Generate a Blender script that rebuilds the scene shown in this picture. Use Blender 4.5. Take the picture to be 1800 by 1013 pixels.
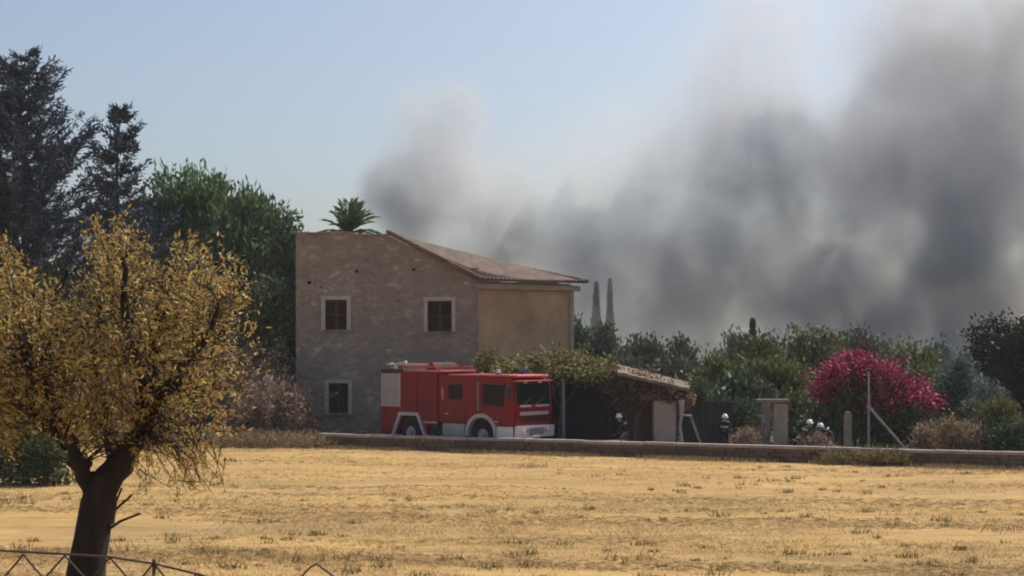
import bpy, bmesh, math, random
import numpy as np
from mathutils import Vector, Matrix, noise

# ------------------------------------------------------------------ scene, camera, light
for o in list(bpy.data.objects):
    bpy.data.objects.remove(o)
S = bpy.context.scene
C = S.collection
R = math.radians
F = 2700.0            # focal length in photo pixels (photo is 1800 wide)
HOR = 620.0           # horizon row in the photo
CAMZ = 4.0

cam_d = bpy.data.cameras.new('camera')
cam = bpy.data.objects.new('camera', cam_d)
C.objects.link(cam)
cam.location = (0, 0, CAMZ)
cam.rotation_euler = (R(90), 0, 0)
cam_d.sensor_width = 36
cam_d.lens = 36 * F / 1800
cam_d.shift_y = (HOR - 506.5) / 1800
cam_d.clip_end = 6000
S.camera = cam

SUN_AZ, SUN_EL = R(44), R(52)      # azimuth from +Y (view direction) towards +X (right)
w = bpy.data.worlds.new('World')
S.world = w
w.use_nodes = True
nt = w.node_tree
bg = nt.nodes['Background']
sky = nt.nodes.new('ShaderNodeTexSky')
sky.sky_type = 'NISHITA'
sky.sun_disc = False
sky.sun_elevation = SUN_EL
sky.sun_rotation = SUN_AZ
sky.altitude = 0
sky.air_density = 1.0
sky.dust_density = 3.0
sky.ozone_density = 2.0
nt.links.new(sky.outputs[0], bg.inputs[0])
bg.inputs[1].default_value = 0.085

sun_d = bpy.data.lights.new('sun', 'SUN')
sun_d.energy = 3.0
sun_d.angle = R(0.6)
sun_d.color = (1.0, 0.93, 0.82)
sun = bpy.data.objects.new('sun', sun_d)
C.objects.link(sun)
sdir = Vector((math.sin(SUN_AZ) * math.cos(SUN_EL), math.cos(SUN_AZ) * math.cos(SUN_EL), math.sin(SUN_EL)))
sun.rotation_euler = sdir.to_track_quat('Z', 'Y').to_euler()

S.render.engine = 'CYCLES'
S.view_settings.view_transform = 'Standard'
S.view_settings.look = 'None'
S.view_settings.gamma = 1
S.view_settings.exposure = 0.55
S.view_settings.use_curve_mapping = False
S.cycles.use_denoising = True
S.cycles.max_bounces = 8
S.cycles.diffuse_bounces = 3
S.cycles.glossy_bounces = 2
S.cycles.transmission_bounces = 3
S.cycles.transparent_max_bounces = 12
S.cycles.volume_bounces = 2
S.cycles.use_adaptive_sampling = True
S.cycles.adaptive_threshold = 0.035
S.cycles.volume_step_rate = 1.8
S.cycles.sample_clamp_indirect = 6
S.cycles.pixel_filter_type = 'BLACKMAN_HARRIS'
S.cycles.filter_width = 2.0

rng = np.random.default_rng(7)
random.seed(7)

# ------------------------------------------------------------------ helpers
def PX(px, py, d):
    """world point that stands at distance d and shows at photo pixel (px, py); used only to measure the place"""
    return Vector(((px - 900) / F * d, d, CAMZ + (HOR - py) / F * d))

def tag(o, label=None, cat=None, group=None, kind=None):
    if label: o['label'] = label
    if cat: o['category'] = cat
    if group: o['group'] = group
    if kind: o['kind'] = kind
    return o

def empty(name, loc, label, cat, group=None, rz=0.0):
    o = bpy.data.objects.new(name, None)
    C.objects.link(o)
    o.location = loc
    o.rotation_euler = (0, 0, rz)
    o.empty_display_size = 0.2
    return tag(o, label, cat, group)

def link(name, me, m, parent=None, keep=True):
    o = bpy.data.objects.new(name, me)
    C.objects.link(o)
    if m is not None and len(me.materials) == 0:
        for x in (m if isinstance(m, (list, tuple)) else [m]):
            me.materials.append(x)
    if parent is not None:
        o.parent = parent
        if keep:       # mesh given in world coordinates
            bpy.context.view_layer.update()
            o.matrix_parent_inverse = parent.matrix_world.inverted()
    return o

def local(name, me, m, parent):
    return link(name, me, m, parent, keep=False)

def mesh_np(name, V, Fq, smooth=False):
    """V (n,3), Fq (m,k) faces with k corners"""
    V = np.asarray(V, dtype=np.float32); Fq = np.asarray(Fq, dtype=np.int32)
    me = bpy.data.meshes.new(name)
    me.vertices.add(len(V)); me.vertices.foreach_set('co', V.ravel())
    m, k = Fq.shape
    me.loops.add(m * k); me.loops.foreach_set('vertex_index', Fq.ravel())
    me.polygons.add(m)
    me.polygons.foreach_set('loop_start', np.arange(0, m * k, k, dtype=np.int32))
    if smooth: me.polygons.foreach_set('use_smooth', np.ones(m, dtype=bool))
    me.update(calc_edges=True)
    return me

def mesh_bm(name, bm, smooth=False):
    me = bpy.data.meshes.new(name)
    bmesh.ops.recalc_face_normals(bm, faces=bm.faces)
    if smooth:
        for f in bm.faces: f.smooth = True
    bm.to_mesh(me); bm.free()
    return me

def box(bm, c, s, rz=0.0, bev=0.0, M=None):
    """box centre c size s"""
    r = bmesh.ops.create_cube(bm, size=1)
    vs = r['verts']
    T = Matrix.Translation(c) @ Matrix.Rotation(rz, 4, 'Z') @ Matrix.Diagonal((s[0], s[1], s[2], 1))
    if M is not None: T = M @ T
    bmesh.ops.transform(bm, matrix=T, verts=vs)
    if bev > 0:
        es = list({e for v in vs for e in v.link_edges})
        bmesh.ops.bevel(bm, geom=es, offset=bev, segments=2, affect='EDGES', profile=0.5)
    return vs

def bar(bm, a, b, r0, r1=None, n=8):
    a = Vector(a); b = Vector(b)
    if r1 is None: r1 = r0
    d = (b - a)
    if d.length < 1e-6: return
    q = d.to_track_quat('Z', 'Y').to_matrix()
    A = []; B = []
    for i in range(n):
        t = 2 * math.pi * i / n
        v = q @ Vector((math.cos(t), math.sin(t), 0))
        A.append(bm.verts.new(a + v * r0)); B.append(bm.verts.new(b + v * r1))
    for i in range(n):
        j = (i + 1) % n
        bm.faces.new((A[i], A[j], B[j], B[i]))
    bm.faces.new(A[::-1]); bm.faces.new(B)

def tube_np(pts, rad, n=7, wob=0.0, rg=None):
    """polyline tube -> V, F arrays"""
    pts = np.asarray(pts, float); rad = np.asarray(rad, float)
    m = len(pts)
    t = np.gradient(pts, axis=0); t /= np.linalg.norm(t, axis=1)[:, None] + 1e-9
    up = np.array([0.31, 0.17, 0.93])
    u = np.cross(t, up); u /= np.linalg.norm(u, axis=1)[:, None] + 1e-9
    v = np.cross(t, u)
    a = np.linspace(0, 2 * np.pi, n, endpoint=False)
    rr = rad[:, None] * np.ones((m, n))
    if wob and rg is not None: rr = rr * (1 + wob * rg.normal(size=(m, n)))
    V = pts[:, None, :] + rr[..., None] * (np.cos(a)[None, :, None] * u[:, None, :] + np.sin(a)[None, :, None] * v[:, None, :])
    V = V.reshape(-1, 3)
    i = np.arange(m - 1)[:, None] * n; j = np.arange(n)[None, :]; k = (j + 1) % n
    Fq = np.stack([i + j, i + k, i + n + k, i + n + j], -1).reshape(-1, 4)
    return V, Fq

class Acc:
    def __init__(s): s.V = []; s.F = []; s.n = 0
    def add(s, V, Fq):
        s.V.append(V); s.F.append(np.asarray(Fq) + s.n); s.n += len(V)
    def mesh(s, name, smooth=False): return mesh_np(name, np.concatenate(s.V), np.concatenate(s.F), smooth)

def leaf_quads(P, axis, L, W, rg, fold=0.0):
    """rhomboid leaves at P, pointing along axis (n,3)"""
    n = len(P)
    ax = axis / (np.linalg.norm(axis, axis=1)[:, None] + 1e-9)
    r = rg.normal(size=(n, 3))
    sd = np.cross(ax, r); sd /= np.linalg.norm(sd, axis=1)[:, None] + 1e-9
    L = L * rg.uniform(0.6, 1.35, n)[:, None]; W = W * rg.uniform(0.7, 1.3, n)[:, None]
    a = P; b = P + ax * L * 0.45 + sd * W * 0.5; c = P + ax * L; d = P + ax * L * 0.45 - sd * W * 0.5
    V = np.stack([a, b, c, d], 1).reshape(-1, 3)
    Fq = np.arange(4 * n).reshape(-1, 4)
    return V, Fq

# ------------------------------------------------------------------ materials
def new_mat(name):
    m = bpy.data.materials.new(name); m.use_nodes = True
    return m, m.node_tree, m.node_tree.nodes['Principled BSDF']

def ramp(t, stops, fac):
    n = t.nodes.new('ShaderNodeValToRGB')
    e = n.color_ramp.elements
    while len(e) < len(stops): e.new(0.5)
    for k, (p, c) in enumerate(stops):
        e[k].position = p; e[k].color = (*c, 1)
    t.links.new(fac, n.inputs[0])
    return n.outputs[0]

def surf(name, cols, scale=3.0, rough=0.8, bump=0.0, bscale=None, detail=6, metal=0.0, stretch=(1, 1, 1), coat=0.0, spec=None, bdist=0.02, coords='Object'):
    """noise-mottled surface; cols = list of (pos, rgb)"""
    m, t, b = new_mat(name)
    tc = t.nodes.new('ShaderNodeTexCoord')
    mp = t.nodes.new('ShaderNodeMapping'); mp.inputs['Scale'].default_value = stretch
    t.links.new(tc.outputs[coords], mp.inputs[0])
    n = t.nodes.new('ShaderNodeTexNoise'); n.inputs['Scale'].default_value = scale; n.inputs['Detail'].default_value = detail
    n.inputs['Roughness'].default_value = 0.65
    t.links.new(mp.outputs[0], n.inputs['Vector'])
    t.links.new(ramp(t, cols, n.outputs[0]), b.inputs['Base Color'])
    b.inputs['Roughness'].default_value = rough
    b.inputs['Metallic'].default_value = metal
    if coat: b.inputs['Coat Weight'].default_value = coat; b.inputs['Coat Roughness'].default_value = 0.12
    if spec is not None: b.inputs['Specular IOR Level'].default_value = spec
    if bump:
        n2 = t.nodes.new('ShaderNodeTexNoise'); n2.inputs['Scale'].default_value = bscale or scale * 4; n2.inputs['Detail'].default_value = 5
        t.links.new(mp.outputs[0], n2.inputs['Vector'])
        bp = t.nodes.new('ShaderNodeBump'); bp.inputs['Strength'].default_value = bump; bp.inputs['Distance'].default_value = bdist
        t.links.new(n2.outputs[0], bp.inputs['Height']); t.links.new(bp.outputs[0], b.inputs['Normal'])
    return m

def leafmat(name, cols, trans=0.35, rough=0.6, spec=0.3):
    """each leaf its own tone"""
    m, t, b = new_mat(name)
    g = t.nodes.new('ShaderNodeNewGeometry')
    c = ramp(t, cols, g.outputs['Random Per Island'])
    t.links.new(c, b.inputs['Base Color'])
    b.inputs['Roughness'].default_value = rough
    b.inputs['Specular IOR Level'].default_value = spec
    tr = t.nodes.new('ShaderNodeBsdfTranslucent'); t.links.new(c, tr.inputs[0])
    mx = t.nodes.new('ShaderNodeMixShader'); mx.inputs[0].default_value = trans
    t.links.new(b.outputs[0], mx.inputs[1]); t.links.new(tr.outputs[0], mx.inputs[2])
    t.links.new(mx.outputs[0], t.nodes['Material Output'].inputs['Surface'])
    return m

def plain(name, col, rough=0.6, metal=0.0, coat=0.0, spec=None):
    c2 = tuple(x * 0.8 for x in col); c3 = tuple(min(1, x * 1.15) for x in col)
    return surf(name, [(0.3, c2), (0.5, col), (0.75, c3)], scale=4, rough=rough, metal=metal, coat=coat, spec=spec)

M = {}
M['bark_dark'] = surf('bark_dark', [(0.3, (0.010, 0.007, 0.008)), (0.7, (0.034, 0.024, 0.022))], scale=9, rough=0.95, bump=0.8, bscale=26, stretch=(1, 1, 0.3))
M['bark_grey'] = surf('bark_grey', [(0.3, (0.084, 0.066, 0.054)), (0.7, (0.192, 0.156, 0.132))], scale=6, rough=0.95, bump=0.5, stretch=(1, 1, 0.3))
M['almond_leaf'] = leafmat('almond_leaf', [(0.0, (0.2046, 0.1372, 0.0506)), (0.25, (0.3906, 0.2352, 0.069)), (0.45, (0.4836, 0.2842, 0.0782)), (0.65, (0.4092, 0.3038, 0.092)), (0.85, (0.4278, 0.392, 0.1288)), (0.93, (0.558, 0.4508, 0.184)), (1.0, (0.7905, 0.7252, 0.4784))], trans=0.55)
M['conifer'] = leafmat('conifer_needles', [(0.0, (0.01782, 0.02843, 0.04752)), (0.6, (0.04277, 0.06498, 0.09504)), (1.0, (0.0891, 0.1219, 0.1616))], trans=0.10)
M['green_leaf'] = leafmat('green_leaves', [(0.0, (0.03546, 0.06653, 0.02754)), (0.5, (0.07254, 0.1404, 0.0459)), (0.85, (0.129, 0.207, 0.06885)), (1.0, (0.2579, 0.3105, 0.1377))], trans=0.4)
M['dark_leaf'] = leafmat('dark_leaves', [(0.0, (0.02898, 0.0495, 0.02447)), (0.6, (0.06376, 0.108, 0.04894)), (1.0, (0.1739, 0.2025, 0.08736))], trans=0.2)
M['olive_leaf'] = leafmat('olive_leaves', [(0.0, (0.056, 0.0646, 0.024)), (0.6, (0.12, 0.1326, 0.042)), (1.0, (0.26, 0.238, 0.0825))], trans=0.25)
M['grey_leaf'] = leafmat('grey_green_leaves', [(0.0, (0.075, 0.105, 0.09)), (0.6, (0.15, 0.195, 0.1575)), (1.0, (0.27, 0.315, 0.255))], trans=0.2)
M['far_leaf'] = leafmat('far_leaves', [(0.0, (0.04554, 0.05984, 0.0374)), (0.6, (0.09315, 0.1085, 0.068)), (1.0, (0.1656, 0.1683, 0.102))], trans=0.2)
M['dry_brush'] = leafmat('dry_brush', [(0.0, (0.1283, 0.08372, 0.06316)), (0.5, (0.3032, 0.2093, 0.1579)), (0.85, (0.4665, 0.3305, 0.2322)), (1.0, (0.8397, 0.6169, 0.4087))], trans=0.2)
M['dry_grass'] = leafmat('dry_grass', [(0.0, (0.13, 0.085, 0.04)), (0.5, (0.30, 0.21, 0.10)), (1.0, (0.50, 0.38, 0.20))], trans=0.25)
M['straw'] = leafmat('straw', [(0.0, (0.2372, 0.1636, 0.07164)), (0.5, (0.4743, 0.3273, 0.1433)), (0.85, (0.6252, 0.4582, 0.2268)), (1.0, (0.8085, 0.6545, 0.4059))], trans=0.4)
M['weed'] = leafmat('weed', [(0.0, (0.096, 0.075, 0.028)), (0.6, (0.224, 0.18, 0.063)), (1.0, (0.4, 0.3, 0.112))], trans=0.25)
M['vine'] = leafmat('vine_leaves', [(0.0, (0.05, 0.06, 0.02)), (0.5, (0.13, 0.13, 0.035)), (0.8, (0.24, 0.21, 0.07)), (1.0, (0.42, 0.36, 0.18))], trans=0.35)
M['vine_dry'] = leafmat('dry_vine_leaves', [(0.0, (0.07, 0.0392, 0.028)), (0.6, (0.182, 0.112, 0.077)), (1.0, (0.364, 0.238, 0.168))], trans=0.3)
M['flower'] = leafmat('bougainvillea_bracts', [(0.0, (0.09623, 0.00612, 0.02999)), (0.4, (0.2889, 0.01469, 0.07494)), (0.8, (0.4813, 0.03672, 0.1299)), (1.0, (0.5969, 0.1714, 0.2499))], trans=0.3)
M['palm'] = leafmat('palm_leaflets', [(0.0, (0.039, 0.075, 0.0216)), (0.6, (0.117, 0.18, 0.048)), (1.0, (0.26, 0.33, 0.096))], trans=0.25)
def stone_material():
    m, t, b = new_mat('rubble_stone'); L = t.links.new
    tc = t.nodes.new('ShaderNodeTexCoord'); mp = t.nodes.new('ShaderNodeMapping'); mp.inputs['Scale'].default_value = (1, 1, 1.5); L(tc.outputs['Object'], mp.inputs[0])
    wn = t.nodes.new('ShaderNodeTexNoise'); wn.inputs['Scale'].default_value = 2.2; wn.inputs['Detail'].default_value = 3; L(mp.outputs[0], wn.inputs['Vector'])
    mxv = t.nodes.new('ShaderNodeMix'); mxv.data_type = 'VECTOR'; mxv.inputs[0].default_value = 0.12; L(mp.outputs[0], mxv.inputs[4]); L(wn.outputs[1], mxv.inputs[5])
    vo = t.nodes.new('ShaderNodeTexVoronoi'); vo.inputs['Scale'].default_value = 3.4; L(mxv.outputs[1], vo.inputs['Vector'])
    ve = t.nodes.new('ShaderNodeTexVoronoi'); ve.feature = 'DISTANCE_TO_EDGE'; ve.inputs['Scale'].default_value = 3.4; L(mxv.outputs[1], ve.inputs['Vector'])
    n = t.nodes.new('ShaderNodeTexNoise'); n.inputs['Scale'].default_value = 0.8; n.inputs['Detail'].default_value = 9; n.inputs['Roughness'].default_value = 0.7; L(tc.outputs['Object'], n.inputs['Vector'])
    sp = t.nodes.new('ShaderNodeSeparateColor'); L(vo.outputs['Color'], sp.inputs[0])
    mx = t.nodes.new('ShaderNodeMath'); mx.operation = 'MULTIPLY_ADD'; L(sp.outputs[0], mx.inputs[0]); mx.inputs[1].default_value = 0.20; L(n.outputs[0], mx.inputs[2])
    c = ramp(t, [(0.34, (0.187, 0.144, 0.109)), (0.50, (0.269, 0.212, 0.164)), (0.66, (0.318, 0.255, 0.201)), (0.80, (0.461, 0.385, 0.304))], mx.outputs[0])
    mo = t.nodes.new('ShaderNodeMix'); mo.data_type = 'RGBA'; L(ramp(t, [(0.02, (0.55, 0.55, 0.55)), (0.09, (0, 0, 0))], ve.outputs['Distance']), mo.inputs[0]); L(c, mo.inputs[6]); mo.inputs[7].default_value = (0.36, 0.30, 0.25, 1)
    L(mo.outputs[2], b.inputs['Base Color']); b.inputs['Roughness'].default_value = 0.95
    ad = t.nodes.new('ShaderNodeMath'); ad.operation = 'ADD'; L(ramp(t, [(0.0, (0, 0, 0)), (0.12, (1, 1, 1))], ve.outputs['Distance']), ad.inputs[0]); L(n.outputs[0], ad.inputs[1])
    bp = t.nodes.new('ShaderNodeBump'); bp.inputs['Strength'].default_value = 0.8; bp.inputs['Distance'].default_value = 0.04; L(ad.outputs[0], bp.inputs['Height']); L(bp.outputs[0], b.inputs['Normal'])
    return m
M['stone'] = stone_material()
M['stucco'] = surf('stucco', [(0.3, (0.3298, 0.2085, 0.1131)), (0.6, (0.4948, 0.3202, 0.1796)), (0.8, (0.5938, 0.4022, 0.2394))], scale=0.6, rough=0.95, bump=0.3, bscale=8, detail=7)
M['cornice'] = surf('cornice_plaster', [(0.3, (0.30, 0.22, 0.16)), (0.7, (0.44, 0.34, 0.26))], scale=2, rough=0.9)
M['frame_stone'] = surf('window_surround', [(0.3, (0.396, 0.336, 0.295)), (0.7, (0.576, 0.504, 0.4484))], scale=3, rough=0.9)
M['shutter'] = surf('brown_shutter', [(0.3, (0.035, 0.018, 0.014)), (0.7, (0.07, 0.035, 0.026))], scale=4, rough=0.7, stretch=(1, 1, 8))
M['dark'] = plain('dark_inside', (0.012, 0.011, 0.012), 0.7)
M['tile'] = surf('roof_tiles', [(0.25, (0.08584, 0.05521, 0.0415)), (0.5, (0.1655, 0.1137, 0.08645)), (0.8, (0.2453, 0.1819, 0.1383))], scale=1.7, rough=0.9, bump=0.4, bscale=9, detail=8)
M['tile_old'] = surf('old_roof_tiles', [(0.25, (0.112, 0.0825, 0.056)), (0.5, (0.208, 0.1575, 0.112)), (0.8, (0.336, 0.27, 0.196))], scale=2.2, rough=0.9, bump=0.4, bscale=9, detail=8)
M['wood'] = surf('brown_wood', [(0.3, (0.091, 0.0455, 0.0312)), (0.7, (0.182, 0.0975, 0.065))], scale=4, rough=0.85, stretch=(1, 1, 0.2))
M['red'] = surf('fire_red_paint', [(0.3, (0.166, 0.00096, 0.00864)), (0.7, (0.2427, 0.00144, 0.01296))], scale=1.2, rough=0.45, coat=0.12, spec=0.25)
M['red_sunlit'] = surf('sunlit_red_roof', [(0.3, (0.50, 0.06, 0.06)), (0.7, (0.62, 0.12, 0.11))], scale=2, rough=0.45, coat=0.3)  # paler copy of the red: sunlight on the roof put into the colour
M['silver'] = surf('ribbed_aluminium', [(0.3, (0.32, 0.31, 0.31)), (0.7, (0.42, 0.41, 0.41))], scale=2, rough=0.5, metal=0.35)
M['chrome'] = surf('grille_metal', [(0.3, (0.45, 0.42, 0.42)), (0.7, (0.75, 0.72, 0.72))], scale=9, rough=0.35, metal=0.5)
M['whitep'] = surf('white_paint', [(0.3, (0.68, 0.62, 0.62)), (0.7, (0.80, 0.76, 0.76))], scale=2, rough=0.45, coat=0.2)
M['arch'] = surf('arch_trim', [(0.3, (0.42, 0.34, 0.34)), (0.7, (0.56, 0.47, 0.47))], scale=2, rough=0.5)
M['tyre'] = plain('tyre_rubber', (0.02, 0.018, 0.018), 0.9)
M['rim'] = plain('wheel_rim', (0.42, 0.36, 0.36), 0.5, metal=0.3)
M['black'] = plain('black_plastic', (0.015, 0.014, 0.016), 0.6)
m, t, b = new_mat('tinted_glass'); M['glass'] = m
b.inputs['Base Color'].default_value = (0.008, 0.012, 0.014, 1); b.inputs['Roughness'].default_value = 0.12; b.inputs['Specular IOR Level'].default_value = 0.12
M['blue_lens'] = plain('blue_beacon', (0.03, 0.08, 0.35), 0.2, coat=0.5)
M['lamp_lens'] = plain('lamp_lens', (0.75, 0.75, 0.72), 0.15, coat=0.6)
M['orange_lens'] = plain('orange_lens', (0.6, 0.2, 0.03), 0.25, coat=0.5)
M['blue_panel'] = surf('navy_panel', [(0.3, (0.006, 0.009, 0.024)), (0.7, (0.012, 0.018, 0.045))], scale=1.5, rough=0.8)
M['steel'] = surf('galvanised_steel', [(0.3, (0.20, 0.19, 0.21)), (0.7, (0.33, 0.32, 0.34))], scale=6, rough=0.55, metal=0.3)
M['concrete'] = surf('concrete', [(0.3, (0.165, 0.1394, 0.1178)), (0.7, (0.27, 0.2312, 0.1984))], scale=3, rough=0.9, bump=0.3)
M['coping'] = surf('coping_slab', [(0.25, (0.24, 0.19, 0.155)), (0.5, (0.36, 0.30, 0.26)), (0.8, (0.48, 0.42, 0.38))], scale=1.6, rough=0.9, bump=0.4, bscale=9, detail=8)
M['wallstone'] = surf('field_stone', [(0.25, (0.075, 0.048, 0.032)), (0.5, (0.15, 0.10, 0.068)), (0.8, (0.24, 0.17, 0.12))], scale=1.3, rough=0.95, bump=0.5, bscale=10, detail=8)
M['pillar'] = surf('plastered_pillar', [(0.25, (0.3024, 0.2176, 0.1656)), (0.5, (0.4284, 0.3234, 0.2539)), (0.8, (0.5292, 0.4116, 0.3312))], scale=1.8, rough=0.95, bump=0.4, bscale=9)
M['rust'] = surf('rusty_wire', [(0.3, (0.05, 0.03, 0.028)), (0.7, (0.13, 0.09, 0.085))], scale=12, rough=0.8, metal=0.2)
M['jacket'] = surf('navy_turnout_coat', [(0.3, (0.010, 0.010, 0.014)), (0.7, (0.022, 0.022, 0.03))], scale=6, rough=0.9)
M['trousers_grey'] = surf('grey_trousers', [(0.3, (0.13, 0.115, 0.11)), (0.7, (0.22, 0.20, 0.19))], scale=6, rough=0.9)
M['helmet'] = plain('white_helmet', (0.78, 0.78, 0.74), 0.35, coat=0.3)
M['reflect'] = plain('reflective_band', (0.55, 0.55, 0.45), 0.4)
M['skin'] = plain('skin', (0.45, 0.27, 0.19), 0.6)
M['glove'] = plain('leather_glove', (0.09, 0.06, 0.04), 0.8)
M['hose'] = plain('canvas_hose', (0.55, 0.48, 0.36), 0.8)
M['white_fabric'] = plain('pale_tarp', (0.33, 0.3025, 0.275), 0.8)

# ground materials ---------------------------------------------------
def field_material():
    m, t, b = new_mat('dry_field')
    L = t.links.new
    g = t.nodes.new('ShaderNodeNewGeometry')
    def nz(scale, stretch, det=6, rgh=0.6, rot=0.0):
        mp = t.nodes.new('ShaderNodeMapping'); mp.inputs['Scale'].default_value = stretch; mp.inputs['Rotation'].default_value = (0, 0, rot)
        L(g.outputs['Position'], mp.inputs[0])
        n = t.nodes.new('ShaderNodeTexNoise'); n.inputs['Scale'].default_value = scale; n.inputs['Detail'].default_value = det; n.inputs['Roughness'].default_value = rgh
        L(mp.outputs[0], n.inputs['Vector']); return n.outputs[0]
    base = ramp(t, [(0.25, (0.310, 0.183, 0.074)), (0.42, (0.450, 0.287, 0.115)), (0.58, (0.530, 0.348, 0.135)), (0.75, (0.600, 0.404, 0.156))], nz(0.35, (0.5, 1.3, 1), 9, 0.7, R(-12)))
    grn = t.nodes.new('ShaderNodeMix'); grn.data_type = 'RGBA'
    L(ramp(t, [(0.48, (0, 0, 0)), (0.66, (0.75, 0.75, 0.75))], nz(0.13, (0.7, 1.5, 1), 7, 0.65)), grn.inputs[0])
    L(base, grn.inputs[6]); grn.inputs[7].default_value = (0.300, 0.216, 0.090, 1)
    pink = t.nodes.new('ShaderNodeMix'); pink.data_type = 'RGBA'
    L(ramp(t, [(0.5, (0, 0, 0)), (0.68, (0.6, 0.6, 0.6))], nz(0.22, (0.6, 1.2, 1), 5, 0.6, 0.4)), pink.inputs[0])
    L(grn.outputs[2], pink.inputs[6]); pink.inputs[7].default_value = (0.420, 0.254, 0.139, 1)
    stw = t.nodes.new('ShaderNodeMix'); stw.data_type = 'RGBA'
    L(ramp(t, [(0.60, (0, 0, 0)), (0.70, (0.8, 0.8, 0.8))], nz(0.5, (0.22, 1.9, 1), 7, 0.7, R(-4))), stw.inputs[0])
    L(pink.outputs[2], stw.inputs[6]); stw.inputs[7].default_value = (0.660, 0.470, 0.205, 1)
    cl = t.nodes.new('ShaderNodeMix'); cl.data_type = 'RGBA'
    L(ramp(t, [(0.50, (0, 0, 0)), (0.64, (0.7, 0.7, 0.7))], nz(0.9, (0.28, 1.5, 1), 8, 0.75, R(-6))), cl.inputs[0])
    L(stw.outputs[2], cl.inputs[6]); cl.inputs[7].default_value = (0.270, 0.169, 0.070, 1)
    fl_ = t.nodes.new('ShaderNodeMix'); fl_.data_type = 'RGBA'
    L(ramp(t, [(0.56, (0, 0, 0)), (0.66, (0.7, 0.7, 0.7))], nz(2.6, (0.30, 1.6, 1), 6, 0.7, R(5))), fl_.inputs[0])
    L(cl.outputs[2], fl_.inputs[6]); fl_.inputs[7].default_value = (0.680, 0.489, 0.221, 1)
    L(fl_.outputs[2], b.inputs['Base Color'])
    b.inputs['Roughness'].default_value = 1.0; b.inputs['Specular IOR Level'].default_value = 0.1
    bp = t.nodes.new('ShaderNodeBump'); bp.inputs['Strength'].default_value = 0.7; bp.inputs['Distance'].default_value = 0.12
    L(nz(3.0, (1, 1, 1), 8, 0.75), bp.inputs['Height']); L(bp.outputs[0], b.inputs['Normal'])
    return m
M['field'] = field_material()
M['yard'] = surf('yard_earth', [(0.3, (0.15, 0.11, 0.07)), (0.6, (0.24, 0.18, 0.12)), (0.8, (0.32, 0.25, 0.16))], scale=0.5, rough=1.0, bump=0.5, bscale=3, detail=8)
M['evergreen_leaf'] = leafmat('evergreen_leaves', [(0.0, (0.008, 0.014, 0.008)), (0.6, (0.022, 0.032, 0.018)), (1.0, (0.06, 0.05, 0.035))], trans=0.12)
M['scrub'] = surf('scrub_ground', [(0.3, (0.035, 0.04, 0.02)), (0.6, (0.07, 0.07, 0.035)), (0.8, (0.12, 0.10, 0.06))], scale=0.3, rough=1.0, detail=8)
M['asphalt'] = surf('old_asphalt', [(0.3, (0.07, 0.066, 0.062)), (0.7, (0.13, 0.122, 0.115))], scale=1.2, rough=0.95, bump=0.3, bscale=20)

# ------------------------------------------------------------------ terrain
def wallY(x): return 61.2 - 0.484 * x
WANG = math.atan(-0.484)

def ground_z(x, y):
    if y < 13.5: h = 1.3
    elif y < 22: k = (y - 13.5) / 8.5; h = 1.3 * (1 - k * k * (3 - 2 * k))
    else: h = 0.0
    amp = 0.10 if y < wallY(x) - 2 else 0.02
    if y < 16: amp = 0.05
    return h + amp * (noise.noise(Vector((x * 0.16, y * 0.22, 0.3))) + 0.5 * noise.noise(Vector((x * 0.7, y * 0.9, 3.3))))

xs = np.unique(np.concatenate([np.linspace(-900, -60, 16), np.linspace(-60, 60, 121), np.linspace(60, 900, 16)]))
ys = np.unique(np.concatenate([np.linspace(-60, 0, 8), np.linspace(0, 90, 151), np.linspace(90, 300, 15), np.linspace(300, 2500, 14)]))
V = [(x, y, ground_z(x, y) if (abs(x) <= 60 and y <= 90) else (1.3 if y < 13.5 else 0.0)) for y in ys for x in xs]
nx = len(xs)
Fq = [(j * nx + i, j * nx + i + 1, (j + 1) * nx + i + 1, (j + 1) * nx + i) for j in range(len(ys) - 1) for i in range(nx - 1)]
tag(link('field', mesh_np('field', V, Fq, True), M['field']), kind='structure')

def strip(name, off0, off1, z, m, x0=-90, x1=90, n=60):
    V = []; 
    for i in range(n + 1):
        x = x0 + (x1 - x0) * i / n
        nrm = Vector((math.sin(-WANG), math.cos(-WANG), 0))
        p = Vector((x, wallY(x), 0))
        for o_ in (off0, off1):
            q = p + nrm * o_
            V.append((q.x, q.y, z))
    Fq = [(2 * i, 2 * i + 2, 2 * i + 3, 2 * i + 1) for i in range(n)]
    return tag(link(name, mesh_np(name, V, Fq), m), kind='structure')
strip('road', 0.55, 5.2, 0.075, M['asphalt'])
strip('yard', 5.2, 9, 0.065, M['yard'])
strip('scrubland', 9, 240, 0.065, M['scrub'], -260, 260)
strip('verge', 0.15, 0.55, 0.065, M['yard'])

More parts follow.
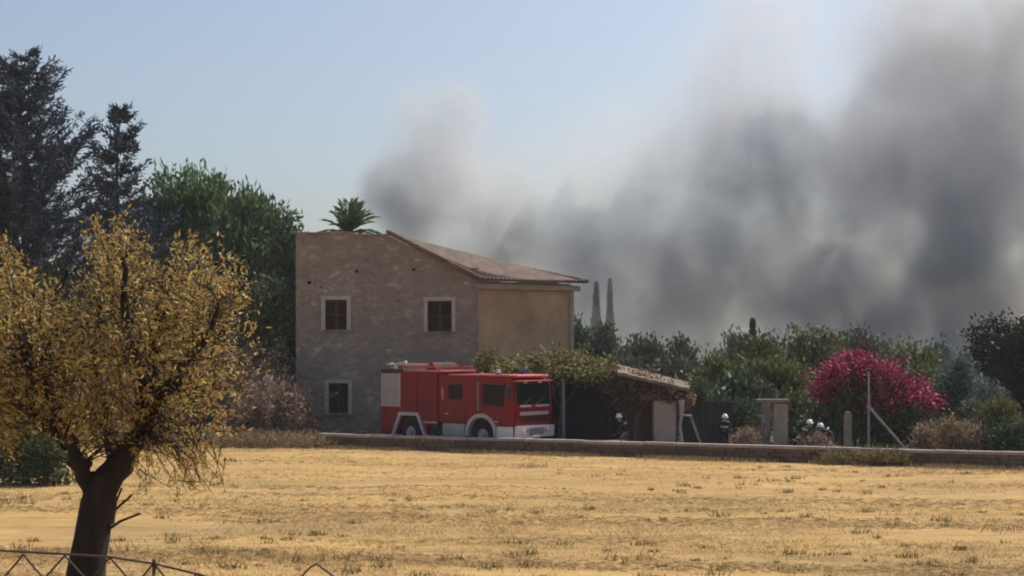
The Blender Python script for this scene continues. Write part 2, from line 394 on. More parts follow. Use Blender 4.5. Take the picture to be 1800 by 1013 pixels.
# ------------------------------------------------------------------ low stone wall along the road
wx0 = -8.2; wx1 = 24.0
wroot = empty('low_stone_wall', (0, wallY(0), 0), 'long low brown stone wall with pale coping between the field and the road', 'wall')
udir = Vector((math.cos(WANG), math.sin(WANG), 0)); ndir = Vector((-math.sin(WANG), math.cos(WANG), 0))
p0 = Vector((wx0, wallY(wx0), 0)); LW = (wx1 - wx0) / udir.x
def wp(s, o, z): return p0 + udir * s + ndir * o + Vector((0, 0, z))
bm = bmesh.new()
box(bm, wp(LW / 2, 0.02, 0.2), (LW, 0.22, 0.50), WANG)
link('core', mesh_bm('wall_core', bm), M['wallstone'], wroot)
bm = bmesh.new()
for row in range(3):
    s = random.uniform(-0.2, 0)
    while s < LW:
        l = random.uniform(0.22, 0.55); h = 0.155
        vs = box(bm, wp(s + l / 2, -0.10 + random.uniform(-0.02, 0.02), 0.02 + row * 0.16 + 0.06), (l - 0.03, 0.12, h - random.uniform(0.01, 0.04)), WANG + random.uniform(-0.04, 0.04))
        for v in vs: v.co += Vector((random.uniform(-1, 1), random.uniform(-1, 1), random.uniform(-1, 1))) * 0.014
        s += l
o = link('stonework', mesh_bm('wall_stones', bm), M['wallstone'], wroot); o['kind'] = 'stuff'
s = 0.0; k = 0
while s < LW:
    l = random.choice((1.1, 1.25, 1.4)) 
    bm = bmesh.new()
    box(bm, wp(s + l / 2, random.uniform(-0.015, 0.015), 0.525 + random.uniform(-0.012, 0.012)), (l - 0.03, 0.36, 0.115), WANG + random.uniform(-0.008, 0.008), 0.012)
    link('coping_stone', mesh_bm('coping', bm), M['coping'], wroot)
    s += l

# ------------------------------------------------------------------ farmhouse
HD = 72.0
A8, B33 = R(7), R(33)
def hit(px, o, dx, dy):
    k = (px - 900) / F
    L = (k * o.y - o.x) / (dx - k * dy)
    return L, Vector((o.x + dx * L, o.y + dy * L, 0))
def zat(py, y): return CAMZ + (HOR - py) / F * y
Cn = Vector(((840 - 900) / F * HD, HD, 0))
aD = Vector((-math.cos(A8), math.sin(A8), 0)); bD = Vector((math.cos(B33), math.sin(B33), 0))
LA, ALeft = hit(520, Cn, aD.x, aD.y)
LB, BEnd = hit(1003, Cn, bD.x, bD.y)
LR, RidgeF = hit(683, Cn, aD.x, aD.y)
zE = zat(497, HD); zTop = zat(418, RidgeF.y); zPar = zat(413, ALeft.y)
house = empty('farmhouse', (Cn.x, Cn.y, 0), 'two storey old stone farmhouse with a sloping tiled roof behind the fire engine', 'house')
aN = Vector((-math.sin(A8), -math.cos(A8), 0))       # out of facade A
holes = []
def opening(x0, x1, y0, y1):
    L0, P0 = hit(x1, Cn, aD.x, aD.y); L1, P1 = hit(x0, Cn, aD.x, aD.y)
    return (L0, L1, zat(y1, P0.y), zat(y0, P0.y))
wins = [opening(571, 611, 527, 580), opening(751, 795, 529, 583), opening(577, 613, 674, 727)]
TH = 0.35
def wallcells(bm, O, D, N, length, topf, kinks, holes):
    us = sorted(set([0, length] + kinks + [h[0] for h in holes] + [h[1] for h in holes]))
    zs = sorted(set([-0.2] + [h[2] for h in holes] + [h[3] for h in holes]))
    zmax = zs[-1]
    def pt(u, z, dep=0): q = O + D * u - N * dep; return bm.verts.new((q.x, q.y, z))
    for a, b_ in zip(us[:-1], us[1:]):
        for z0, z1 in zip(zs[:-1], zs[1:]):
            mu, mz = (a + b_) / 2, (z0 + z1) / 2
            if any(h[0] < mu < h[1] and h[2] < mz < h[3] for h in holes): continue
            bm.faces.new((pt(a, z0), pt(b_, z0), pt(b_, z1), pt(a, z1)))
        bm.faces.new((pt(a, zmax), pt(b_, zmax), pt(b_, topf(b_)), pt(a, topf(a))))
    for h in holes:
        c = [(h[0], h[2]), (h[1], h[2]), (h[1], h[3]), (h[0], h[3])]
        for (u0, z0), (u1, z1) in zip(c, c[1:] + c[:1]):
            bm.faces.new((pt(u0, z0), pt(u1, z1), pt(u1, z1, TH), pt(u0, z0, TH)))
def topA(u):
    if u <= LR: return zE + 0.08 + (zTop + 0.02 - zE) * u / LR
    k = (u - LR) / (LA - LR)
    return zTop + 0.12 + (zPar - zTop) * k + 0.05 * math.sin(u * 2.1)
bm = bmesh.new()
kk = [LR, LR + 0.001] + [LR + 0.5 * i for i in range(1, 8) if LR + 0.5 * i < LA]
# slots: three small putlog holes as well
putlogs = []
for (px, py, sz) in ((543, 497, 0.16), (627, 477, 0.15), (727, 474, 0.13), (564, 505, 0.08)):
    L_, P_ = hit(px, Cn, aD.x, aD.y); z_ = zat(py, P_.y)
    putlogs.append((L_ - sz / 2 - 0.02, L_ + sz / 2 + 0.02, z_ - sz / 2, z_ + sz / 2))
wallcells(bm, Cn, aD, aN, LA, topA, kk, wins + putlogs)
BackL = ALeft + Vector((0.6, 7.5, 0)); BackR = BEnd + Vector((-2.6, 6.0, 0))
# side, back walls
def wq(a, b_, za, zb):
    bm.faces.new([bm.verts.new(v) for v in ((a.x, a.y, -0.2), (b_.x, b_.y, -0.2), (b_.x, b_.y, zb), (a.x, a.y, za))])
wq(ALeft, BackL, topA(LA), topA(LA))
RidgeB = PX(745, 437, 76.5)
wq(BackL, Vector((RidgeB.x, RidgeB.y + 1.5, 0)), topA(LA), zTop)
link('wall', mesh_bm('stone_wall', bm), M['stone'], house)
for hpl in putlogs:
    bm = bmesh.new()
    c = Cn + aD * ((hpl[0] + hpl[1]) / 2) - aN * 0.3
    box(bm, (c.x, c.y, (hpl[2] + hpl[3]) / 2), (hpl[1] - hpl[0] + 0.05, 0.04, hpl[3] - hpl[2] + 0.05), -A8)
    link('putlog_hole', mesh_bm('putlog', bm), M['dark'], house)
# terrace behind the parapet
bm = bmesh.new()
bm.faces.new([bm.verts.new(v) for v in ((RidgeF.x, RidgeF.y + 0.3, zTop - 0.3), (ALeft.x, ALeft.y + 0.3, zTop - 0.3), (BackL.x, BackL.y, zTop - 0.3), (RidgeB.x, RidgeB.y, zTop - 0.3))])
link('flat_roof', mesh_bm('terrace', bm), M['tile'], house)
# irregular capping stones on the parapet
u = LR + 0.05
while u < LA - 0.15:
    l = random.uniform(0.35, 0.6); bm = bmesh.new()
    q = Cn + aD * (u + l / 2)
    vs = box(bm, (q.x, q.y + 0.1, topA(u + l / 2) + 0.02), (l - 0.02, 0.4, random.uniform(0.06, 0.13)), -A8 + random.uniform(-.05, .05))
    link('cap_stone', mesh_bm('cap_stone', bm), M['stone'], house); u += l
# facade B (stucco)
bN = Vector((math.sin(B33), -math.cos(B33), 0))
bm = bmesh.new()
wallcells(bm, Cn + bN * 0.03, bD, bN, LB, lambda u: zE + 0.06, [], [(LB * 0.2, LB * 0.2 + 0.01, 0.5, 0.51)])
a, b_ = BEnd, BackR
bm.faces.new([bm.verts.new(v) for v in ((a.x, a.y, -0.2), (b_.x, b_.y, -0.2), (b_.x, b_.y, zE + 1.0), (a.x, a.y, zE - 0.06))])
wq(BackR, Vector((RidgeB.x, RidgeB.y + 1.5, 0)), zE, zTop)
link('plaster_wall', mesh_bm('plaster_wall', bm), M['stucco'], house)
# pale strip: sunlight on the plastered wall's right end, put in as colour
bm = bmesh.new(); q = BEnd + bN * 0.05
box(bm, (q.x, q.y, (zE) / 2 - 0.05), (0.22, 0.16, zE - 0.1), B33)
link('sunlit_end_strip', mesh_bm('end_strip', bm), M['cornice'], house)
bm = bmesh.new(); q = Cn + bD * (LB / 2 + 0.15) + bN * 0.12
box(bm, (q.x, q.y, zE - 0.16), (LB + 0.55, 0.26, 0.26), B33, 0.02)
link('cornice', mesh_bm('cornice', bm), M['cornice'], house)

# tiled roof: bilinear patch ridge -> eave, half-round tile rows
def tiled(name, R0, R1, E0, E1, width, mat, parent, amp=0.08, rowl=0.42, thick=0.07):
    R0, R1, E0, E1 = map(Vector, (R0, R1, E0, E1))
    wl = max((R1 - R0).length, (E1 - E0).length)
    n = max(3, int(wl / width)); ll = ((E0 - R0).length + (E1 - R1).length) / 2
    m = max(2, int(ll / rowl)); sub = 6
    nrm = (E0 - R0).cross(R1 - R0).normalized()
    if nrm.z < 0: nrm = -nrm
    V = []; Fq = []
    for j in range(m):
        for e in (0, 1):
            v = (j + e) / m
            for i in range(n * sub + 1):
                u_ = i / (n * sub)
                p = (R0.lerp(R1, u_)).lerp(E0.lerp(E1, u_), v)
                ph = (i % sub) / sub
                h = amp * abs(math.sin(math.pi * (i / sub))) + (0.03 if e else 0.0) + 0.012 * noise.noise(Vector((i // sub * 3.1, j * 2.7, 1)))
                p = p + nrm * h
                sag = -0.05 * math.sin(math.pi * u_) * 1.0
                V.append((p.x, p.y, p.z + sag))
    w_ = n * sub + 1
    for j in range(m):
        for i in range(n * sub):
            a = (2 * j) * w_ + i; Fq.append((a, a + 1, a + w_ + 1, a + w_))
        if j < m - 1:
            for i in range(n * sub):
                a = (2 * j + 1) * w_ + i; Fq.append((a, a + 1, a + w_ + 1, a + w_))
    me = mesh_np(name, V, Fq)
    o = link('tile_rows', me, mat, parent); o['kind'] = 'stuff'
    bm = bmesh.new()
    top = [bm.verts.new(p - nrm * 0.01) for p in (R0, R1, E1, E0)]
    bot = [bm.verts.new(p - nrm * (0.01 + thick)) for p in (R0, R1, E1, E0)]
    bm.faces.new(top); bm.faces.new(bot[::-1])
    for i in range(4):
        j = (i + 1) % 4
        bm.faces.new((top[i], bot[i], bot[j], top[j]))
    return bm
P2 = Cn + aN * 0.25 + bN * 0.30; P2.z = zE + 0.12
L3, P3 = hit(1032, Cn + bN * 0.45, bD.x, bD.y); P3.z = zE + 0.16
R0 = RidgeF + aN * 0.25; R0.z = zTop + 0.22
R1 = RidgeB.copy()
bm = tiled('roof_tiles', R0, R1, P2, P3, 0.23, M['tile'], house)
link('roof', mesh_bm('roof_slab', bm), M['tile'], house)
# verge tiles along the near rake and the ridge
bm = bmesh.new()
for i in range(12):
    a = R0.lerp(P2, i / 12); b_ = R0.lerp(P2, (i + 1) / 12 + 0.01)
    bar(bm, a + Vector((0, 0, 0.05)), b_ + Vector((0, 0, 0.08)), 0.085, 0.10, 8)
o = link('verge_tiles', mesh_bm('verge', bm), M['tile'], house); o['kind'] = 'stuff'
bm = bmesh.new()
for i in range(22):
    a = R1.lerp(P3, i / 22); b_ = R1.lerp(P3, (i + 1) / 22 + 0.01)
    bar(bm, a + Vector((0, 0, 0.03)), b_ + Vector((0, 0, 0.06)), 0.08, 0.095, 8)
for i in range(14):
    a = R0.lerp(R1, i / 14); b_ = R0.lerp(R1, (i + 1) / 14 + 0.01)
    bar(bm, a + Vector((0, 0, 0.05)), b_ + Vector((0, 0, 0.08)), 0.09, 0.11, 8)
o = link('ridge_tiles', mesh_bm('ridge', bm), M['tile'], house); o['kind'] = 'stuff'
# windows
for wi, h in enumerate(wins):
    u0, u1, z0, z1 = h
    mid = Cn + aD * ((u0 + u1) / 2); wd = u1 - u0; hh = z1 - z0; zc = (z0 + z1) / 2
    q = mid - aN * 0.30
    bm = bmesh.new(); box(bm, (q.x, q.y, zc), (wd + 0.1, 0.02, hh + 0.1), -A8)
    wo = link('window', mesh_bm('window_pane', bm), M['glass'], house)
    bm = bmesh.new(); fw = 0.18
    q = mid + aN * 0.015
    X = Vector((math.cos(A8), -math.sin(A8), 0))
    for sx in (-1, 1):
        c = q + X * sx * (wd / 2 + fw / 2 - 0.02); box(bm, (c.x, c.y, zc), (fw, 0.10, hh + 0.02), -A8, 0.01)
    box(bm, (q.x, q.y, z1 + fw / 2), (wd + 2 * fw - 0.02, 0.106, fw), -A8, 0.01)
    link('frame', mesh_bm('window_frame', bm), M['frame_stone'], wo)
    bm = bmesh.new(); box(bm, (q.x + aN.x * 0.03, q.y + aN.y * 0.03, z0 - 0.04), (wd + 0.16, 0.16, 0.07), -A8, 0.01)
    link('sill', mesh_bm('window_sill', bm), M['stone'], wo)
    for sx in (-1, 1):     # two shutter leaves
        bm = bmesh.new(); lw = wd / 2 - 0.012
        c0 = mid - aN * 0.10 + X * sx * (wd / 4)
        for s2 in (-1, 1):
            c = c0 + X * s2 * (lw / 2 - 0.035); box(bm, (c.x, c.y, zc), (0.07, 0.045, hh - 0.02), -A8)
        for zz in (z0 + 0.05, zc, z1 - 0.05): box(bm, (c0.x, c0.y, zz), (lw - 0.14, 0.04, 0.085), -A8)
        nsl = 15
        for i in range(nsl):
            zz = z0 + 0.1 + (hh - 0.2) * (i + 0.5) / nsl
            Mx = Matrix.Translation((c0.x, c0.y, zz)) @ Matrix.Rotation(-A8, 4, 'Z') @ Matrix.Rotation(R(-35), 4, 'X') @ Matrix.Diagonal((lw - 0.13, 0.06, 0.012, 1))
            r = bmesh.ops.create_cube(bm, size=1); bmesh.ops.transform(bm, matrix=Mx, verts=r['verts'])
        link('shutter', mesh_bm('shutter', bm), M['shutter'], wo)

# ------------------------------------------------------------------ fire engine (local: x forward, y to the far side, z up; origin rear near corner)
TA = R(-37)
TSC = (1.03, 1.05, 1.0)
TRX = (668 - 900) / F * 66.5
truck = empty('fire_engine', (TRX, 66.5, 0.08), 'red fire engine with pale wheel arches parked in front of the stone house', 'fire engine', rz=TA); truck.scale = TSC
TW = 2.45
AX = [1.62, 5.42]                                # axle positions, from the photo
def arch_pts(cx, cz, r, flat, z0):
    """points of a notch, going from left to right"""
    if flat:
        return [(cx - r * 1.22, z0), (cx - r * 0.62, cz + r), (cx + r * 0.62, cz + r), (cx + r * 1.22, z0)]
    return [(cx - r, z0)] + [(cx - r * math.cos(a), cz + r * math.sin(a)) for a in np.linspace(0, math.pi, 13)] + [(cx + r, z0)]
def extrude_profile(pts, y0, y1, bev=0.0):
    bm = bmesh.new()
    vs = [bm.verts.new((x, y0, z)) for x, z in pts]
    f = bm.faces.new(vs)
    r = bmesh.ops.extrude_face_region(bm, geom=[f])
    bmesh.ops.translate(bm, vec=(0, y1 - y0, 0), verts=[v for v in r['geom'] if isinstance(v, bmesh.types.BMVert)])
    if bev:
        bmesh.ops.recalc_face_normals(bm, faces=bm.faces)
        es = [e for e in bm.edges if len(e.link_faces) == 2 and e.calc_face_angle(0) > 0.6]
        bmesh.ops.bevel(bm, geom=es, offset=bev, segments=2, affect='EDGES')
    return bm
ZB = 0.42
SB = 3.18                                      # body / cab split
body = [(0, ZB)] + arch_pts(AX[0], 0.66, 0.62, True, ZB) + [(2.55, ZB), (2.62, 0.85), (SB - 0.02, 0.85), (SB - 0.02, 3.04), (2.9, 3.07), (0.25, 3.15), (0.0, 3.05)]
bo = local('body', mesh_bm('truck_body', extrude_profile(body, 0, TW, 0.035)), M['red'], truck)
cabp = [(SB, 0.98), (SB + 0.1, 0.98), (SB + 0.12, 0.98)] + arch_pts(AX[1], 0.62, 0.62, False, 0.56)[0:0] + \
       [(AX[1] - 0.68, 0.98)] + [(AX[1] - 0.66 * math.cos(a), 0.62 + 0.66 * math.sin(a)) for a in np.linspace(0.62, math.pi - 0.30, 11)] + \
       [(AX[1] + 0.66, 0.50), (7.04, 0.50), (7.10, 1.30), (7.13, 1.62), (7.02, 2.62), (6.86, 2.86), (6.5, 2.93), (SB + 0.3, 2.96), (SB, 2.94)]
cabo = local('cab', mesh_bm('truck_cab', extrude_profile(cabp, 0, TW, 0.05)), M['red'], truck)
# roofs
bm = bmesh.new(); box(bm, (5.2, TW / 2, 2.975), (3.1, TW - 0.16, 0.09), 0, 0.03); box(bm, (6.62, TW / 2, 2.955), (0.9, TW - 0.3, 0.10), 0, 0.04)
local('cab_roof', mesh_bm('cab_roof', bm), M['red_sunlit'], truck)
bm = bmesh.new(); box(bm, (2.25, TW / 2, 3.13), (2.0, TW - 0.12, 0.09), 0, 0.02)
local('roof_deck', mesh_bm('roof_deck', bm), M['red_sunlit'], truck)
bm = bmesh.new(); box(bm, (0.62, TW / 2, 3.15), (1.2, TW + 0.01, 0.13), 0, 0.02)
local('black_roof_edge', mesh_bm('black_roof_edge', bm), M['black'], truck)
# roof rails
bm = bmesh.new()
bm.free()
for y in (0.06, TW - 0.06):
    bm = bmesh.new()
    bar(bm, (1.25, y, 3.34), (3.1, y, 3.31), 0.022)
    for x in (1.3, 1.9, 2.5, 3.05): bar(bm, (x, y, 3.17), (x, y, 3.34), 0.018)
    local('roof_rail', mesh_bm('roof_rail', bm), M['red_sunlit'], truck)
# grey roller shutter with slats as real ribs
def shutter(x0, x1, z0, z1, mat, name='roller_shutter', nsl=16, rail=True):
    bm = bmesh.new()
    for i in range(nsl):
        zz = z0 + (z1 - z0) * (i + 0.5) / nsl
        box(bm, ((x0 + x1) / 2, -0.012, zz), (x1 - x0, 0.03, (z1 - z0) / nsl * 0.86), 0, 0.004)
    s = local(name, mesh_bm(name, bm), mat, truck)
    if rail:
        bm = bmesh.new()
        for x in (x0 - 0.03, x1 + 0.03): box(bm, (x, -0.02, (z0 + z1) / 2), (0.05, 0.05, z1 - z0 + 0.04))
        box(bm, ((x0 + x1) / 2, -0.02, z0 - 0.03), (x1 - x0 + 0.11, 0.052, 0.04))
        local('side_rail', mesh_bm('rail', bm), M['arch'], s)
    return s
shutter(0.16, 1.10, 1.66, 3.02, M['silver'])
shutter(1.30, 2.08, 1.42, 2.92, M['red'], 'red_shutter', 14, False)
shutter(2.14, 3.06, 1.30, 2.90, M['red'], 'red_shutter', 15, False)
# arches trims
def ring(cx, cz, r0, r1, a0, a1, y0, y1, n=14):
    bm = bmesh.new()
    for y in (y0, y1): pass
    prev = None
    for a in np.linspace(a0, a1, n):
        c, s_ = -math.cos(a), math.sin(a)
        q = [bm.verts.new((cx + c * r_, y, cz + s_ * r_)) for r_, y in ((r0, y0), (r1, y0), (r1, y1), (r0, y1))]
        if prev:
            for i in range(4): bm.faces.new((prev[i], prev[(i + 1) % 4], q[(i + 1) % 4], q[i]))
        else: bm.faces.new(q)
        prev = q
    bm.faces.new(prev[::-1])
    return bm
local('wheel_arch', mesh_bm('arch_front', ring(AX[1], 0.62, 0.64, 0.80, -0.2, math.pi + 0.2, -0.06, 0.2)), M['arch'], truck)
bm = bmesh.new()
pin = [(-0.80, 0.38), (-0.43, 1.24), (0.43, 1.24), (0.80, 0.38)]; pout = [(-0.95, 0.38), (-0.52, 1.38), (0.52, 1.38), (0.95, 0.38)]
for i in range(3):
    for y in (-0.06,):
        a, b_, c, d = pin[i], pin[i + 1], pout[i + 1], pout[i]
        f1 = [bm.verts.new((AX[0] + p[0], -0.06, p[1])) for p in (a, b_, c, d)]
        f2 = [bm.verts.new((AX[0] + p[0], 0.2, p[1])) for p in (a, b_, c, d)]
        bm.faces.new(f1); bm.faces.new(f2[::-1])
        for k in range(4): bm.faces.new((f1[k], f2[k], f2[(k + 1) % 4], f1[(k + 1) % 4]))
bmesh.ops.remove_doubles(bm, verts=bm.verts, dist=0.001)
local('wheel_arch', mesh_bm('arch_rear', bm), M['arch'], truck)
# dark wheel wells and chassis
bm = bmesh.new(); box(bm, (3.5, TW / 2, 0.72), (6.6, 1.5, 0.42)); box(bm, (AX[1], TW / 2, 0.95), (1.2, 1.9, 0.6)); box(bm, (AX[0], TW / 2, 0.95), (1.1, 1.9, 0.6))
box(bm, (2.95, 0.5, 0.66), (0.62, 0.7, 0.40), 0, 0.03)
local('chassis', mesh_bm('chassis', bm), M['black'], truck)
bm = bmesh.new(); box(bm, (2.75, 0.0, 0.98), (0.75, 0.06, 0.07), 0, 0.01)
local('step_light_bar', mesh_bm('step_strip', bm), M['arch'], truck)
# silver lower locker before the front wheel
bm = bmesh.new(); box(bm, (3.98, 0.35, 0.66), (1.15, 0.72, 0.60), 0, 0.02); box(bm, (3.98, -0.015, 0.74), (1.05, 0.03, 0.02)); box(bm, (3.98, -0.015, 0.50), (1.05, 0.03, 0.02))
local('silver_locker', mesh_bm('silver_locker', bm), M['silver'], truck)
# wheels
def wheel(cx, y, parent=truck):
    bm = bmesh.new()
    prof = [(0.28, -0.13), (0.42, -0.15), (0.49, -0.13), (0.515, -0.07), (0.515, 0.07), (0.49, 0.13), (0.42, 0.15), (0.28, 0.13)]
    n = 28; rings = []
    for i in range(n):
        a = 2 * math.pi * i / n
        rings.append([bm.verts.new((cx + math.cos(a) * r_, y + o_, 0.515 + math.sin(a) * r_)) for r_, o_ in prof])
    for i in range(n):
        j = (i + 1) % n
        for k in range(len(prof)):
            l_ = (k + 1) % len(prof)
            bm.faces.new((rings[i][k], rings[i][l_], rings[j][l_], rings[j][k]))
    wo = local('wheel', mesh_bm('tyre', bm, True), M['tyre'], parent)
    bm = bmesh.new(); sgn = -1 if y < TW / 2 else 1
    bar(bm, (cx, y - 0.10 * sgn, 0.515), (cx, y + 0.09 * sgn, 0.515), 0.29, 0.27, 20)
    bar(bm, (cx, y + 0.09 * sgn, 0.515), (cx, y + 0.16 * sgn, 0.515), 0.12, 0.09, 14)
    for i in range(8):
        a = 2 * math.pi * i / 8
        bar(bm, (cx + 0.19 * math.cos(a), y + 0.08 * sgn, 0.515 + 0.19 * math.sin(a)), (cx + 0.19 * math.cos(a), y + 0.12 * sgn, 0.515 + 0.19 * math.sin(a)), 0.022, n=6)
    local('rim', mesh_bm('rim', bm), M['rim'], wo)
for cx in AX:
    for y in (0.20, TW - 0.20): wheel(cx, y)
# side windows and doors (proud by 2-3 mm and framed)
def pane(pts, y, name='window', m=M['glass'], inset=0.012, frame=True):
    bm = bmesh.new()
    vs = [bm.verts.new((x, y, z)) for x, z in pts]; f = bm.faces.new(vs)
    r = bmesh.ops.extrude_face_region(bm, geom=[f]); bmesh.ops.translate(bm, vec=(0, inset * (1 if y < 0 else -1), 0), verts=[v for v in r['geom'] if isinstance(v, bmesh.types.BMVert)])
    o = local(name, mesh_bm(name, bm), m, truck)
    if frame:
        bm = bmesh.new(); n = len(pts)
        for i in range(n):
            a, b_ = pts[i], pts[(i + 1) % n]
            bar(bm, (a[0], y, a[1]), (b_[0], y, b_[1]), 0.018, n=6)
        local('window_seal', mesh_bm('seal', bm), M['black'], o)
    return o
pane([(3.74, 1.98), (4.42, 1.98), (4.42, 2.58), (3.74, 2.58)], -0.008, 'crew_window')
pane([(5.50, 1.80), (6.52, 1.74), (6.60, 2.60), (5.50, 2.62)], -0.008, 'cab_window')
pane([(3.74, 1.98), (4.42, 1.98), (4.42, 2.58), (3.74, 2.58)], TW + 0.008, 'crew_window')
pane([(5.42, 1.72), (6.62, 1.62), (6.82, 1.72), (6.74, 2.62), (5.42, 2.64)], TW + 0.008, 'cab_window')
def groove_door(x0, x1, z0, z1, name='door'):
    bm = bmesh.new(); box(bm, ((x0 + x1) / 2, -0.004, (z0 + z1) / 2), (x1 - x0, 0.02, z1 - z0), 0, 0.008)
    d = local(name, mesh_bm(name, bm), M['red'], truck)
    bm = bmesh.new(); box(bm, (x0 + 0.16, -0.03, z0 + 0.62 * (z1 - z0) - 0.25), (0.17, 0.03, 0.045), 0, 0.008)
    local('door_handle', mesh_bm('handle', bm), M['chrome'], d)
groove_door(3.50, 4.62, 1.10, 1.93, 'crew_door')
groove_door(6.02, 6.88, 1.00, 1.56, 'cab_door')
bm = bmesh.new(); box(bm, (3.44, -0.03, 2.2), (0.03, 0.03, 0.5)); 
local('grab_rail', mesh_bm('grab', bm), M['chrome'], truck)
bm = bmesh.new(); bar(bm, (5.30, -0.07, 1.55), (5.30, -0.07, 2.70), 0.022); bar(bm, (5.30, -0.07, 1.55), (5.30, 0, 1.55), 0.018); bar(bm, (5.30, -0.07, 2.70), (5.30, 0, 2.70), 0.018)
local('grab_rail', mesh_bm('grab2', bm), M['silver'], truck)
# windscreen, follows the sloping front (x from 7.13@1.62 to 7.02@2.62)
def front_pt(y, z, off=0.012):
    if z >= 1.62: x = 7.13 - (z - 1.62) * 0.11
    else: x = 7.10 + (z - 1.30) * 0.094 if z > 1.3 else 7.04 + (z - 0.5) * 0.075
    return Vector((x + off, y, z))
def front_box(y0, y1, z0, z1, off0, off1, mat, name, parent=truck, bev=0.0):
    bm = bmesh.new()
    c = [front_pt(y, z, off0) for y, z in ((y0, z0), (y1, z0), (y1, z1), (y0, z1))]
    d = [front_pt(y, z, off1) for y, z in ((y0, z0), (y1, z0), (y1, z1), (y0, z1))]
    a = [bm.verts.new(p) for p in c]; b2 = [bm.verts.new(p) for p in d]
    bm.faces.new(a); bm.faces.new(b2[::-1])
    for k in range(4): bm.faces.new((a[k], b2[k], b2[(k + 1) % 4], a[(k + 1) % 4]))
    return local(name, mesh_bm(name, bm), mat, parent)
ws = front_box(0.14, TW - 0.14, 1.80, 2.66, -0.02, 0.012, M['glass'], 'windscreen')
for y0 in (0.5, 1.35):
    bm = bmesh.new(); bar(bm, front_pt(y0, 1.82, 0.03), front_pt(y0 + 0.55, 2.05, 0.03), 0.012, n=5)
    local('wiper', mesh_bm('wiper', bm), M['black'], ws)
bm = bmesh.new(); box(bm, front_pt(TW / 2, 2.76, 0.06), (0.24, TW - 0.1, 0.05), 0, 0.015)
local('sun_visor', mesh_bm('visor', bm), M['red_sunlit'], truck)
front_box(0.30, 1.0, 1.70, 1.78, 0.0, 0.02, M['silver'], 'bonnet_strip'); front_box(1.3, TW - 0.25, 1.70, 1.77, 0.0, 0.02, M['silver'], 'bonnet_strip')
front_box(0.30, TW - 0.30, 1.36, 1.50, 0.0, 0.022, M['arch'], 'grille_bar')
for i in range(4): front_box(0.36, TW - 0.36, 1.04 + i * 0.075, 1.075 + i * 0.075, -0.0, 0.018, M['black'], 'grille_slot')
bp = front_box(0.02, TW - 0.02, 0.46, 0.92, 0.0, 0.16, M['whitep'], 'bumper')
bm = bmesh.new(); box(bm, (6.62, -0.03, 0.66), (0.78, 0.08, 0.48), 0, 0.02)
local('bumper_corner', mesh_bm('bumper_corner', bm), M['whitep'], truck)
for y in (0.42, TW - 0.42):
    bm = bmesh.new(); p = front_pt(y, 0.72, 0.16)
    bar(bm, p, p + Vector((0.03, 0, 0)), 0.11, 0.105, 16)
    local('headlight', mesh_bm('headlight', bm), M['lamp_lens'], truck)
    bm = bmesh.new(); box(bm, p + Vector((0.01, 0.19 * (1 if y < 1 else -1), 0)), (0.03, 0.10, 0.12))
    local('indicator', mesh_bm('indicator', bm), M['orange_lens'], truck)
bm = bmesh.new()
for i in range(5): box(bm, front_pt(TW / 2, 0.56 + i * 0.06, 0.165), (0.03, 1.0, 0.025))
local('lower_grille', mesh_bm('lower_grille', bm), M['black'], truck)
bm = bmesh.new(); box(bm, front_pt(TW / 2, 0.50, 0.175), (0.02, 0.52, 0.11))
local('number_plate', mesh_bm('plate', bm), M['whitep'], truck)
for y in (-0.20, TW + 0.20):   # mirrors
    bm = bmesh.new(); sg = -1 if y < 0 else 1
    bar(bm, (6.75, 0 if sg < 0 else TW, 2.62), (6.98, y, 2.58), 0.018); box(bm, (6.98, y, 2.30), (0.10, 0.17, 0.50), 0, 0.02)
    local('mirror', mesh_bm('mirror', bm), M['black'], truck)
# beacon lights
for y in (0.42, TW - 0.42):
    bm = bmesh.new(); bar(bm, (5.95, y, 3.0), (5.95, y, 3.08), 0.12, 0.12, 14)
    b0 = local('beacon', mesh_bm('beacon_base', bm), M['black'], truck)
    bm = bmesh.new(); bar(bm, (5.95, y, 3.08), (5.95, y, 3.24), 0.095, 0.075, 14)
    local('beacon_lens', mesh_bm('beacon_lens', bm), M['blue_lens'] if y > 1 else M['lamp_lens'], b0)
for y in (0.75, 1.7):
    bm = bmesh.new(); p = Vector((7.04, y, 2.70)); box(bm, p, (0.08, 0.20, 0.07), 0, 0.01)
    local('marker_lamp', mesh_bm('marker', bm), M['lamp_lens'], truck)
# ladder on the roof
lad = empty('ladder', (0, 0, 0), 'aluminium ladder lying on the rear roof of the fire engine', 'ladder'); lad.parent = None
lad.location = truck.location; lad.rotation_euler = truck.rotation_euler; lad.scale = TSC
bm = bmesh.new()
bm.free()
for y in (0.45, 0.82):
    bm = bmesh.new(); box(bm, (1.15, y, 3.42), (2.3, 0.035, 0.075))
    local('side_rail', mesh_bm('ladder_rail', bm), M['chrome'], lad)
for i in range(8):
    bm = bmesh.new(); bar(bm, (0.15 + i * 0.28, 0.45, 3.42), (0.15 + i * 0.28, 0.82, 3.42), 0.016)
    local('rung', mesh_bm('ladder_rung', bm), M['chrome'], lad)
for x in (0.3, 1.9):
    for y in (0.45, 0.82):
        bm = bmesh.new(); bar(bm, (x, y, 3.17), (x, y, 3.4), 0.02)
        local('bracket', mesh_bm('ladder_bracket', bm), M['steel'], lad)
